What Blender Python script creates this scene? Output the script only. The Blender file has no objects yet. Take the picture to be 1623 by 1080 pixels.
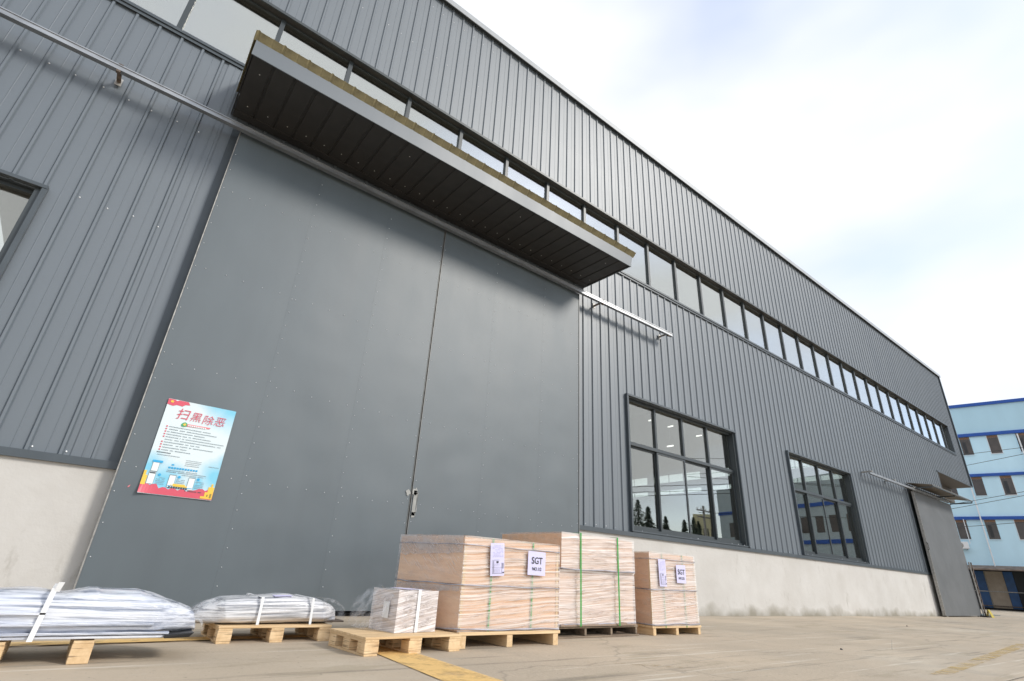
import bpy, bmesh, math, random
from mathutils import Vector, Matrix, noise
random.seed(7)
S = bpy.context.scene
COL = S.collection
H = 0.51                                     # eye height above the yard

# ------------------------------------------------------------------ camera
cd = bpy.data.cameras.new('camera'); cam = bpy.data.objects.new('camera', cd); COL.objects.link(cam)
cd.sensor_width = 36; cd.lens = 814.31 / 1623 * 36; cd.clip_end = 2000; cd.clip_start = .05
ex = Vector((0.78624027, 0.29270993, 0.54419402)); ey = Vector((-0.61557185, 0.29430826, 0.73106357)); ez = Vector((0.05382878, -0.90978214, 0.411581))
M = Matrix(((ex[0], -ex[1], -ex[2], 0), (ey[0], -ey[1], -ey[2], 0), (ez[0], -ez[1], -ez[2], H), (0, 0, 0, 1)))
cam.matrix_world = M
S.camera = cam

# ------------------------------------------------------------------ sky, sun, exposure
SUN = Vector((.70, -1.0, .80)).normalized()
w = bpy.data.worlds.new('World'); S.world = w; w.use_nodes = True
nt = w.node_tree; nt.nodes.clear()
N = nt.nodes.new; L = nt.links.new
out = N('ShaderNodeOutputWorld'); bg = N('ShaderNodeBackground'); bg.inputs[1].default_value = .1
sky = N('ShaderNodeTexSky'); sky.sky_type = 'NISHITA'; sky.sun_disc = False
sky.sun_elevation = math.asin(SUN.z); sky.sun_rotation = math.atan2(SUN.x, SUN.y)
sky.dust_density = .6; sky.air_density = 1.0; sky.ozone_density = 1.5
tc = N('ShaderNodeTexCoord'); mp = N('ShaderNodeMapping'); mp.inputs['Scale'].default_value = (1.0, 1.0, 2.2)
mp.inputs['Location'].default_value = (.9, .5, .2)
n1 = N('ShaderNodeTexNoise'); n1.inputs['Scale'].default_value = 1.7; n1.inputs['Detail'].default_value = 4; n1.inputs['Roughness'].default_value = .45
r1 = N('ShaderNodeMapRange'); r1.inputs[1].default_value = .44; r1.inputs[2].default_value = .70; r1.inputs[3].default_value = .98; r1.inputs[4].default_value = .42
mx = N('ShaderNodeMix'); mx.data_type = 'RGBA'; mx.inputs[7].default_value = (6.9, 7.1, 7.4, 1)
L(tc.outputs['Generated'], mp.inputs[0]); L(mp.outputs[0], n1.inputs['Vector']); L(n1.outputs[0], r1.inputs[0])
L(r1.outputs[0], mx.inputs[0]); sm = N('ShaderNodeVectorMath'); sm.operation = 'MULTIPLY'; sm.inputs[1].default_value = (1.7, 1.85, 2.1); L(sky.outputs[0], sm.inputs[0]); L(sm.outputs[0], mx.inputs[6]); L(mx.outputs[2], bg.inputs[0]); L(bg.outputs[0], out.inputs[0])
sd = bpy.data.lights.new('sun', 'SUN'); so = bpy.data.objects.new('sun', sd); COL.objects.link(so)
sd.energy = 1.75; sd.angle = math.radians(13); sd.color = (1, .95, .87)
so.rotation_euler = (-SUN).to_track_quat('-Z', 'Y').to_euler(); so.location = (10, -20, 25)
S.view_settings.view_transform = 'Standard'; S.view_settings.look = 'None'; S.view_settings.gamma = 1
S.view_settings.exposure = .6
S.render.engine = 'CYCLES'
S.cycles.transparent_max_bounces = 16

# ------------------------------------------------------------------ helpers
def obj(name, me, mat=None, parent=None, loc=None):
    o = bpy.data.objects.new(name, me); COL.objects.link(o)
    if mat is not None and me is not None and len(me.materials) == 0: me.materials.append(mat)
    if parent is not None: o.parent = parent
    if loc is not None: o.location = loc
    return o
def tag(o, label=None, cat=None, group=None, kind=None):
    if label: o['label'] = label
    if cat: o['category'] = cat
    if group: o['group'] = group
    if kind: o['kind'] = kind
    return o
def thing(name, label, cat, loc=(0, 0, 0), rz=0, group=None):
    o = bpy.data.objects.new(name, None); COL.objects.link(o); o.location = loc; o.rotation_euler.z = rz
    o.empty_display_size = .2
    return tag(o, label, cat, group)
class MB:
    def __init__(s): s.v = []; s.f = []; s.sm = False
    def box(s, x0, x1, y0, y1, z0, z1):
        b = len(s.v)
        s.v += [(x0, y0, z0), (x1, y0, z0), (x1, y1, z0), (x0, y1, z0), (x0, y0, z1), (x1, y0, z1), (x1, y1, z1), (x0, y1, z1)]
        s.f += [[b+i for i in q] for q in ((0, 3, 2, 1), (4, 5, 6, 7), (0, 1, 5, 4), (1, 2, 6, 5), (2, 3, 7, 6), (3, 0, 4, 7))]
        return s
    def quad(s, *p):
        b = len(s.v); s.v += [tuple(q) for q in p]; s.f.append(list(range(b, b+len(p)))); return s
    def hexa(s, base, top):            # four bottom corners and four top corners
        b = len(s.v); s.v += [tuple(p) for p in base] + [tuple(p) for p in top]
        s.f += [[b+i for i in q] for q in ((0, 3, 2, 1), (4, 5, 6, 7), (0, 1, 5, 4), (1, 2, 6, 5), (2, 3, 7, 6), (3, 0, 4, 7))]
        return s
    def prism_x(s, prof, x0, x1):      # closed profile in (y,z) extruded along x
        n = len(prof); b = len(s.v)
        s.v += [(x0, y, z) for y, z in prof] + [(x1, y, z) for y, z in prof]
        for i in range(n): j = (i+1) % n; s.f.append([b+i, b+j, b+n+j, b+n+i])
        s.f.append([b+i for i in range(n)][::-1]); s.f.append([b+n+i for i in range(n)]); return s
    def prism_z(s, prof, z0, z1):
        n = len(prof); b = len(s.v)
        s.v += [(x, y, z0) for x, y in prof] + [(x, y, z1) for x, y in prof]
        for i in range(n): j = (i+1) % n; s.f.append([b+i, b+j, b+n+j, b+n+i])
        s.f.append([b+i for i in range(n)][::-1]); s.f.append([b+n+i for i in range(n)]); return s
    def tube(s, pts, r, n=8, caps=True):
        pts = [Vector(p) for p in pts]; b = len(s.v)
        for i, p in enumerate(pts):
            t = (pts[min(i+1, len(pts)-1)] - pts[max(i-1, 0)]).normalized()
            a = t.cross(Vector((0, 0, 1)));
            if a.length < 1e-3: a = Vector((1, 0, 0))
            a.normalize(); c = t.cross(a)
            rr = r[i] if isinstance(r, (list, tuple)) else r
            for k in range(n):
                th = 2*math.pi*k/n; q = p + (a*math.cos(th) + c*math.sin(th))*rr; s.v.append(tuple(q))
        for i in range(len(pts)-1):
            for k in range(n):
                s.f.append([b+i*n+k, b+i*n+(k+1) % n, b+(i+1)*n+(k+1) % n, b+(i+1)*n+k])
        if caps: s.f.append([b+k for k in range(n)][::-1]); s.f.append([b+(len(pts)-1)*n+k for k in range(n)])
        return s
    def dome(s, x, y, z, r, n=6, h=None):     # small domed head facing -y
        b = len(s.v); h = h or r*.6
        for rr, dy in ((1, 0), (.7, -.7*h)):
            for k in range(n): s.v.append((x+r*rr*math.cos(2*math.pi*k/n), y+dy, z+r*rr*math.sin(2*math.pi*k/n)))
        s.v.append((x, y-h, z))
        for k in range(n):
            k2 = (k+1) % n; s.f.append([b+k, b+k2, b+n+k2, b+n+k]); s.f.append([b+n+k, b+n+k2, b+2*n])
        return s
    def mesh(s, name, smooth=False):
        me = bpy.data.meshes.new(name); me.from_pydata(s.v, [], s.f); me.update()
        if smooth:
            for p in me.polygons: p.use_smooth = True
        return me
    def build(s, name, mat, parent=None, smooth=False, bevel=0):
        me = s.mesh(name, smooth)
        bm = bmesh.new(); bm.from_mesh(me); bmesh.ops.recalc_face_normals(bm, faces=bm.faces)
        if bevel: bmesh.ops.bevel(bm, geom=bm.edges[:], offset=bevel, segments=1, affect='EDGES')
        bm.to_mesh(me); bm.free()
        return obj(name, me, mat, parent)

# ------------------------------------------------------------------ materials
def mat(name, col, rough=.5, metal=0, spec=.5, var=0, vscale=3, bump=0, bscale=8, stretch=(1, 1, 1), bstretch=None, col2=None, coat=0, detail=5, rvar=0):
    m = bpy.data.materials.new(name); m.use_nodes = True; t = m.node_tree; b = t.nodes['Principled BSDF']
    b.inputs['Base Color'].default_value = (*col, 1); b.inputs['Roughness'].default_value = rough
    b.inputs['Metallic'].default_value = metal; b.inputs['Specular IOR Level'].default_value = spec
    if coat: b.inputs['Coat Weight'].default_value = coat; b.inputs['Coat Roughness'].default_value = .15
    tcn = t.nodes.new('ShaderNodeTexCoord')
    if var or col2:
        mpn = t.nodes.new('ShaderNodeMapping'); mpn.inputs['Scale'].default_value = stretch
        nn = t.nodes.new('ShaderNodeTexNoise'); nn.inputs['Scale'].default_value = vscale; nn.inputs['Detail'].default_value = detail; nn.inputs['Roughness'].default_value = .6
        mr = t.nodes.new('ShaderNodeMapRange'); mr.inputs[1].default_value = .32; mr.inputs[2].default_value = .68
        mm = t.nodes.new('ShaderNodeMix'); mm.data_type = 'RGBA'
        c2 = col2 or tuple(c*(1-var) for c in col); c1 = col if col2 else tuple(c*(1+var) for c in col)
        mm.inputs[6].default_value = (*c2, 1); mm.inputs[7].default_value = (*c1, 1)
        t.links.new(tcn.outputs['Object'], mpn.inputs[0]); t.links.new(mpn.outputs[0], nn.inputs['Vector'])
        t.links.new(nn.outputs[0], mr.inputs[0]); t.links.new(mr.outputs[0], mm.inputs[0]); t.links.new(mm.outputs[2], b.inputs['Base Color'])
        if rvar:
            m2 = t.nodes.new('ShaderNodeMapRange'); m2.inputs[1].default_value = .3; m2.inputs[2].default_value = .7
            m2.inputs[3].default_value = rough-rvar; m2.inputs[4].default_value = rough+rvar
            t.links.new(nn.outputs[0], m2.inputs[0]); t.links.new(m2.outputs[0], b.inputs['Roughness'])
    if bump:
        mpb = t.nodes.new('ShaderNodeMapping'); mpb.inputs['Scale'].default_value = bstretch or stretch
        nb = t.nodes.new('ShaderNodeTexNoise'); nb.inputs['Scale'].default_value = bscale; nb.inputs['Detail'].default_value = 3
        bn = t.nodes.new('ShaderNodeBump'); bn.inputs['Strength'].default_value = 1; bn.inputs['Distance'].default_value = bump
        t.links.new(tcn.outputs['Object'], mpb.inputs[0]); t.links.new(mpb.outputs[0], nb.inputs['Vector'])
        t.links.new(nb.outputs[0], bn.inputs['Height']); t.links.new(bn.outputs[0], b.inputs['Normal'])
    return m
MT = {}
MT['clad'] = mat('cladding_paint', (.108, .130, .152), .47, spec=1.0, var=.04, vscale=1.2, bump=.0035, bscale=1.4, stretch=(1, 1, .25), bstretch=(1, 1, .5), rvar=.05)
MT['door'] = mat('door_paint', (.076, .098, .112), .52, spec=.9, var=.07, detail=9, stretch=(2.2, 1, .5), vscale=1.1, bump=.006, bscale=.9, bstretch=(1, 1, .8), rvar=.02)
MT['trim'] = mat('trim_paint', (.062, .076, .088), .38, var=.08, vscale=4)
MT['frame'] = mat('window_frame', (.042, .052, .058), .4, var=.06, vscale=5)
MT['rail'] = mat('galvanised_rail', (.36, .37, .38), .42, metal=.85, var=.18, vscale=14, stretch=(.3, 1, 1))
MT['steel'] = mat('dull_steel', (.34, .33, .31), .5, metal=.5, var=.3, vscale=20)
MT['rust'] = mat('rusty_steel', (.13, .10, .08), .8, var=.4, vscale=15)
MT['screw'] = mat('zinc_screw', (.80, .81, .82), .35, metal=.3)
MT['soffit'] = mat('soffit_paint', (.040, .039, .038), .5, var=.25, vscale=1.5, bump=.002, bscale=3)  # shade under canopy and window strip head put into this near-black colour
MT['brownsoffit'] = mat('brown_grey_soffit', (.085, .078, .072), .6, var=.12, vscale=2)  # brown-grey darkened to carry the shade beneath the corner overhang
MT['olive'] = mat('aged_roof_sheet', (.20, .175, .095), .55, var=.35, vscale=9)
MT['concrete'] = None
MT['inner'] = mat('hall_inner_wall', (.30, .31, .31), .8)
MT['innerfloor'] = mat('hall_floor', (.12, .15, .14), .5)
MT['white'] = mat('white_plastic', (.78, .79, .80), .35)
MT['paper'] = mat('label_paper', (.62, .60, .82), .55, var=.03, vscale=8)
MT['ink'] = mat('black_ink', (.02, .02, .025), .6)
MT['ink2'] = mat('pale_grey_ink', (.25, .24, .42), .6)
MT['green'] = mat('green_strap', (.03, .30, .05), .4, var=.1, vscale=30)
MT['black'] = mat('black_plastic', (.012, .012, .014), .3)
MT['bluewall'] = mat('pale_blue_render', (.56, .79, .91), .8, var=.05, vscale=.8, detail=8, stretch=(1, 1, .35))
MT['bluetop'] = mat('pale_blue_parapet', (.44, .65, .76), .7, var=.05, vscale=.7, detail=6, stretch=(1, 1, .3))
MT['blueband'] = mat('strong_blue_band', (.008, .075, .36), .5, var=.1, vscale=3)
MT['bluepanel'] = mat('dark_blue_panel', (.012, .07, .20), .5, var=.25, vscale=2)
MT['beige'] = mat('beige_shutter', (.33, .27, .21), .7, var=.15, vscale=2)
MT['darkglass'] = mat('brown_window_glass', (.06, .048, .042), .15, var=.3, vscale=1.5)
MT['darkin'] = mat('dark_interior', (.03, .032, .036), .8)  # near-black colour painted in for unlit gaps and interiors
MT['yellow'] = mat('yellow_plastic', (.48, .38, .05), .5)
MT['treeleaf'] = mat('conifer_leaf', (.13, .17, .12), .8, var=.4, vscale=2)
MT['bark'] = mat('bark', (.09, .065, .045), .9, var=.3, vscale=5)
MT['cable'] = mat('cable_sheath', (.03, .03, .03), .6)
MT['yellowish'] = mat('pale_yellow_render', (.60, .56, .36), .8, var=.05)

def wood(name, c1, c2, axis='x', scale=1.0, lines=0.0):
    m = bpy.data.materials.new(name); m.use_nodes = True; t = m.node_tree; b = t.nodes['Principled BSDF']; b.inputs['Roughness'].default_value = .75
    tcn = t.nodes.new('ShaderNodeTexCoord'); mpn = t.nodes.new('ShaderNodeMapping')
    st = {'x': (2.5, 30, 45), 'y': (30, 2.5, 45), 'z': (9, 9, 9)}[axis]
    mpn.inputs['Scale'].default_value = tuple(v*scale for v in st)
    nn = t.nodes.new('ShaderNodeTexNoise'); nn.inputs['Scale'].default_value = 1; nn.inputs['Detail'].default_value = 5; nn.inputs['Roughness'].default_value = .65
    oi = t.nodes.new('ShaderNodeObjectInfo'); va = t.nodes.new('ShaderNodeVectorMath'); va.operation = 'ADD'
    t.links.new(tcn.outputs['Object'], va.inputs[0]); t.links.new(oi.outputs['Random'], va.inputs[1])
    t.links.new(va.outputs[0], mpn.inputs[0]); t.links.new(mpn.outputs[0], nn.inputs['Vector'])
    mr = t.nodes.new('ShaderNodeMapRange'); mr.inputs[1].default_value = .34; mr.inputs[2].default_value = .66
    mm = t.nodes.new('ShaderNodeMix'); mm.data_type = 'RGBA'; mm.inputs[6].default_value = (*c1, 1); mm.inputs[7].default_value = (*c2, 1)
    t.links.new(nn.outputs[0], mr.inputs[0]); t.links.new(mr.outputs[0], mm.inputs[0])
    last = mm.outputs[2]
    if lines:                             # thin dark glue lines of pressed blocks
        mq = t.nodes.new('ShaderNodeMapping'); mq.inputs['Scale'].default_value = (6, 6, lines)
        n2 = t.nodes.new('ShaderNodeTexNoise'); n2.inputs['Scale'].default_value = 1; n2.inputs['Detail'].default_value = 3
        r2 = t.nodes.new('ShaderNodeMapRange'); r2.inputs[1].default_value = .56; r2.inputs[2].default_value = .66; r2.inputs[3].default_value = 0; r2.inputs[4].default_value = .75
        m3 = t.nodes.new('ShaderNodeMix'); m3.data_type = 'RGBA'; m3.inputs[7].default_value = (.13, .07, .035, 1)
        t.links.new(va.outputs[0], mq.inputs[0]); t.links.new(mq.outputs[0], n2.inputs['Vector']); t.links.new(n2.outputs[0], r2.inputs[0])
        t.links.new(r2.outputs[0], m3.inputs[0]); t.links.new(last, m3.inputs[6]); last = m3.outputs[2]
    t.links.new(last, b.inputs['Base Color'])
    bn = t.nodes.new('ShaderNodeBump'); bn.inputs['Distance'].default_value = .0015
    t.links.new(nn.outputs[0], bn.inputs['Height']); t.links.new(bn.outputs[0], b.inputs['Normal'])
    return m
MT['ply'] = wood('plywood_board', (.66, .40, .24), (.74, .50, .33), 'x', .6)
MT['plyside'] = wood('plywood_side', (.66, .45, .31), (.74, .53, .38), 'y', .6)
MT['deck'] = wood('pallet_board', (.56, .38, .20), (.74, .55, .33), 'x')
MT['decky'] = wood('pallet_board_lengthwise', (.56, .38, .20), (.74, .55, .33), 'y')
MT['block'] = wood('pressed_wood_block', (.56, .37, .19), (.78, .58, .35), 'z', 1, lines=170)
MT['oldwood'] = wood('weathered_board', (.13, .095, .07), (.30, .23, .16), 'x')

def concrete_wall():
    m = mat('plinth_concrete', (.56, .545, .52), .85, col2=(.48, .46, .43), vscale=1.3, detail=10, bump=.0025, bscale=25)
    t = m.node_tree; b = t.nodes['Principled BSDF']; src = b.inputs['Base Color'].links[0].from_socket
    g = t.nodes.new('ShaderNodeNewGeometry'); sp = t.nodes.new('ShaderNodeSeparateXYZ'); t.links.new(g.outputs['Position'], sp.inputs[0])
    # damp and dirt along the foot of the wall, broken by noise; faint runs below the trim
    nn = t.nodes.new('ShaderNodeTexNoise'); nn.inputs['Scale'].default_value = 2.2; nn.inputs['Detail'].default_value = 6; t.links.new(g.outputs['Position'], nn.inputs['Vector'])
    ad = t.nodes.new('ShaderNodeMath'); ad.operation = 'MULTIPLY_ADD'; ad.inputs[1].default_value = -.55; t.links.new(nn.outputs[0], ad.inputs[0]); t.links.new(sp.outputs[2], ad.inputs[2])
    mr = t.nodes.new('ShaderNodeMapRange'); mr.inputs[1].default_value = -.31; mr.inputs[2].default_value = -.10; mr.inputs[3].default_value = .85; mr.inputs[4].default_value = 0
    t.links.new(ad.outputs[0], mr.inputs[0])
    m1 = t.nodes.new('ShaderNodeMix'); m1.data_type = 'RGBA'; m1.inputs[7].default_value = (.22, .20, .15, 1)
    t.links.new(mr.outputs[0], m1.inputs[0]); t.links.new(src, m1.inputs[6])
    mp2 = t.nodes.new('ShaderNodeMapping'); mp2.inputs['Scale'].default_value = (2.2, 1, .9); n2 = t.nodes.new('ShaderNodeTexNoise'); n2.inputs['Scale'].default_value = 2; n2.inputs['Detail'].default_value = 9; n2.inputs['Roughness'].default_value = .7
    t.links.new(g.outputs['Position'], mp2.inputs[0]); t.links.new(mp2.outputs[0], n2.inputs['Vector'])
    r2 = t.nodes.new('ShaderNodeMapRange'); r2.inputs[1].default_value = .58; r2.inputs[2].default_value = .72; r2.inputs[3].default_value = 0; r2.inputs[4].default_value = .5; t.links.new(n2.outputs[0], r2.inputs[0])
    m2 = t.nodes.new('ShaderNodeMix'); m2.data_type = 'RGBA'; m2.inputs[7].default_value = (.27, .25, .21, 1)
    t.links.new(r2.outputs[0], m2.inputs[0]); t.links.new(m1.outputs[2], m2.inputs[6]); t.links.new(m2.outputs[2], b.inputs['Base Color'])
    return m
MT['concrete'] = concrete_wall()

def yard_mat():
    m = mat('yard_concrete', (.50, .41, .305), .8, col2=(.40, .335, .255), vscale=.55, detail=10, bump=.0035, bscale=30)
    t = m.node_tree; b = t.nodes['Principled BSDF']; src = b.inputs['Base Color'].links[0].from_socket
    g = t.nodes.new('ShaderNodeNewGeometry')
    def layer(src, scale, lo, hi, amt, col, st=(1, 1, 1), det=8, off=0, rot=0):
        mp2 = t.nodes.new('ShaderNodeMapping'); mp2.inputs['Scale'].default_value = st; mp2.inputs['Location'].default_value = (off, off, 0); mp2.inputs['Rotation'].default_value = (0, 0, rot)
        n2 = t.nodes.new('ShaderNodeTexNoise'); n2.inputs['Scale'].default_value = scale; n2.inputs['Detail'].default_value = det; n2.inputs['Roughness'].default_value = .65
        t.links.new(g.outputs['Position'], mp2.inputs[0]); t.links.new(mp2.outputs[0], n2.inputs['Vector'])
        r2 = t.nodes.new('ShaderNodeMapRange'); r2.inputs[1].default_value = lo; r2.inputs[2].default_value = hi; r2.inputs[3].default_value = 0; r2.inputs[4].default_value = amt; t.links.new(n2.outputs[0], r2.inputs[0])
        m2 = t.nodes.new('ShaderNodeMix'); m2.data_type = 'RGBA'; m2.inputs[7].default_value = (*col, 1)
        t.links.new(r2.outputs[0], m2.inputs[0]); t.links.new(src, m2.inputs[6]); return m2.outputs[2]
    src = layer(src, .9, .56, .74, .6, (.235, .215, .18), (1, .45, 1))
    src = layer(src, .6, .55, .75, .6, (.60, .54, .44), (.5, 1, 1), off=9)
    src = layer(src, .35, .50, .72, .55, (.26, .235, .195), (.6, 1.6, 1), off=31)
    src = layer(src, 1.6, .57, .63, .4, (.30, .25, .17), (.5, 2.0, 1), det=7, off=41)
    src = layer(src, 26, .64, .72, .6, (.16, .145, .12), det=3, off=3)          # small dark specks
    src = layer(src, 2.2, .58, .66, .6, (.19, .165, .13), (.18, 3.2, 1), det=4, off=5, rot=.25)   # scuffs and tyre marks
    src = layer(src, 3.0, .60, .67, .6, (.64, .59, .50), (.15, 4.0, 1), det=4, off=15, rot=-.35)
    # hairline cracks
    vo = t.nodes.new('ShaderNodeTexVoronoi'); vo.feature = 'DISTANCE_TO_EDGE'; vo.inputs['Scale'].default_value = .23
    nn = t.nodes.new('ShaderNodeTexNoise'); nn.inputs['Scale'].default_value = 1.5; nn.inputs['Detail'].default_value = 6
    va = t.nodes.new('ShaderNodeVectorMath'); va.operation = 'MULTIPLY_ADD'; va.inputs[1].default_value = (.9, .9, 0)
    t.links.new(g.outputs['Position'], nn.inputs['Vector']); t.links.new(nn.outputs['Color'], va.inputs[0]); t.links.new(g.outputs['Position'], va.inputs[2]); t.links.new(va.outputs[0], vo.inputs['Vector'])
    r3 = t.nodes.new('ShaderNodeMapRange'); r3.inputs[1].default_value = .0; r3.inputs[2].default_value = .004; r3.inputs[3].default_value = .38; r3.inputs[4].default_value = 0; t.links.new(vo.outputs['Distance'], r3.inputs[0])
    m3 = t.nodes.new('ShaderNodeMix'); m3.data_type = 'RGBA'; m3.inputs[7].default_value = (.15, .13, .11, 1); t.links.new(r3.outputs[0], m3.inputs[0]); t.links.new(src, m3.inputs[6])
    t.links.new(m3.outputs[2], b.inputs['Base Color'])
    return m
MT['yard'] = yard_mat()

def worn_paint(name, col, keep):
    """road paint worn through in patches: the worn parts are cut away by a transparent shader"""
    m = mat(name, col, .7, var=.12, vscale=5, detail=8); t = m.node_tree; b = t.nodes['Principled BSDF']
    g = t.nodes.new('ShaderNodeNewGeometry'); nn = t.nodes.new('ShaderNodeTexNoise'); nn.inputs['Scale'].default_value = 5; nn.inputs['Detail'].default_value = 9; nn.inputs['Roughness'].default_value = .7
    mr = t.nodes.new('ShaderNodeMapRange'); mr.inputs[1].default_value = keep-.14; mr.inputs[2].default_value = keep+.14; mr.inputs[3].default_value = 1; mr.inputs[4].default_value = 0
    t.links.new(g.outputs['Position'], nn.inputs['Vector']); t.links.new(nn.outputs[0], mr.inputs[0]); t.links.new(mr.outputs[0], b.inputs['Alpha'])
    return m
MT['ypaint'] = worn_paint('yellow_line_paint', (.76, .50, .19), .60)
MT['ypaint2'] = worn_paint('worn_yellow_line_paint', (.58, .42, .17), .46)

def glass(name, tint, base, rough=0.0, refl=(.90, .92, .90)):
    m = bpy.data.materials.new(name); m.use_nodes = True; t = m.node_tree; t.nodes.clear()
    o = t.nodes.new('ShaderNodeOutputMaterial'); ms = t.nodes.new('ShaderNodeMixShader'); tr = t.nodes.new('ShaderNodeBsdfTransparent'); gl = t.nodes.new('ShaderNodeBsdfGlossy')
    tr.inputs[0].default_value = (*tint, 1); gl.inputs[0].default_value = (*refl, 1); gl.inputs['Roughness'].default_value = rough
    lw = t.nodes.new('ShaderNodeLayerWeight'); lw.inputs[0].default_value = .5; fr = t.nodes.new('ShaderNodeMath'); fr.operation = 'POWER'; fr.inputs[1].default_value = 4; t.links.new(lw.outputs['Facing'], fr.inputs[0])
    mr = t.nodes.new('ShaderNodeMapRange'); mr.inputs[3].default_value = base; mr.inputs[4].default_value = 1
    t.links.new(fr.outputs[0], mr.inputs[0]); t.links.new(mr.outputs[0], ms.inputs[0]); t.links.new(tr.outputs[0], ms.inputs[1]); t.links.new(gl.outputs[0], ms.inputs[2]); t.links.new(ms.outputs[0], o.inputs[0])
    tcn = t.nodes.new('ShaderNodeTexCoord'); nb = t.nodes.new('ShaderNodeTexNoise'); nb.inputs['Scale'].default_value = 1.3; bn = t.nodes.new('ShaderNodeBump'); bn.inputs['Distance'].default_value = .0004
    t.links.new(tcn.outputs['Object'], nb.inputs['Vector']); t.links.new(nb.outputs[0], bn.inputs['Height']); t.links.new(bn.outputs[0], gl.inputs['Normal'])
    return m
MT['glass'] = glass('tinted_window_glass', (.78, .80, .78), .25, refl=(.88, .87, .82))
MT['glasshi'] = glass('clerestory_glass', (.72, .76, .74), .50, refl=(.88, .88, .84))
MT['glassclear'] = glass('clear_far_glass', (.9, .95, .93), .05)

def film(name, lo, hi, tint=(.82, .83, .83), st=(3, 3, 55), rot=0, amin=.25, amax=.95, rough=.22, bumpd=.006, seed=0, warp=.035):
    """stretch film: clear between the folds, milky along them; folds run sideways"""
    m = bpy.data.materials.new(name); m.use_nodes = True; t = m.node_tree; b = t.nodes['Principled BSDF']
    b.inputs['Base Color'].default_value = (*tint, 1); b.inputs['Roughness'].default_value = rough
    tcn = t.nodes.new('ShaderNodeTexCoord')
    vr = t.nodes.new('ShaderNodeVectorRotate'); vr.rotation_type = 'EULER_XYZ'; vr.inputs['Rotation'].default_value = (rot*.6, rot, 0)
    # folds wander: the coordinate is bent by a broad noise first
    nw = t.nodes.new('ShaderNodeTexNoise'); nw.inputs['Scale'].default_value = 2.3; nw.inputs['Detail'].default_value = 1
    va = t.nodes.new('ShaderNodeVectorMath'); va.operation = 'MULTIPLY_ADD'; va.inputs[1].default_value = (0, 0, warp)
    mpn = t.nodes.new('ShaderNodeMapping'); mpn.inputs['Scale'].default_value = st; mpn.inputs['Location'].default_value = (seed, seed, seed)
    nn = t.nodes.new('ShaderNodeTexNoise'); nn.inputs['Scale'].default_value = 1; nn.inputs['Detail'].default_value = 5; nn.inputs['Roughness'].default_value = .62
    t.links.new(tcn.outputs['Object'], nw.inputs['Vector']); t.links.new(nw.outputs['Color'], va.inputs[0]); t.links.new(tcn.outputs['Object'], va.inputs[2])
    t.links.new(va.outputs[0], vr.inputs['Vector']); t.links.new(vr.outputs[0], mpn.inputs[0]); t.links.new(mpn.outputs[0], nn.inputs['Vector'])
    mr = t.nodes.new('ShaderNodeMapRange'); mr.inputs[1].default_value = lo; mr.inputs[2].default_value = hi; mr.inputs[3].default_value = amin; mr.inputs[4].default_value = amax
    t.links.new(nn.outputs[0], mr.inputs[0]); t.links.new(mr.outputs[0], b.inputs['Alpha'])
    bn = t.nodes.new('ShaderNodeBump'); bn.inputs['Distance'].default_value = bumpd
    t.links.new(nn.outputs[0], bn.inputs['Height']); t.links.new(bn.outputs[0], b.inputs['Normal'])
    return m
MT['film_front'] = film('stretch_film_folded', .40, .68, (.86, .79, .74), st=(1.0, 1.0, 110), rot=.07, amin=.10, amax=.82)
MT['film_pale'] = film('stretch_film_milky', .36, .64, (.86, .81, .78), st=(1.0, 1.0, 115), rot=.06, amin=.22, amax=.86, seed=4)
MT['film_small'] = film('stretch_film_slanted', .38, .58, (.84, .80, .80), st=(1.8, 1.8, 140), rot=.20, amin=.42, amax=.90, seed=8)
MT['film_side'] = film('stretch_film_clear', .48, .75, (.70, .66, .66), st=(6, 6, 22), rot=-.3, amin=.06, amax=.35, rough=.15)
MT['film_top'] = film('stretch_film_top', .40, .65, (.80, .79, .80), st=(10, 10, 10), amin=.35, amax=.9, rough=.2, seed=2)
MT['film_hem'] = mat('rolled_film_edge', (.36, .36, .41), .25, var=.35, vscale=14, bump=.004, bscale=30, stretch=(.4, .4, 2))
MT['film_tail'] = film('loose_clear_film', .45, .60, (.85, .86, .90), st=(9, 9, 30), rot=.7, amin=.03, amax=.30, rough=.12, seed=3)
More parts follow.
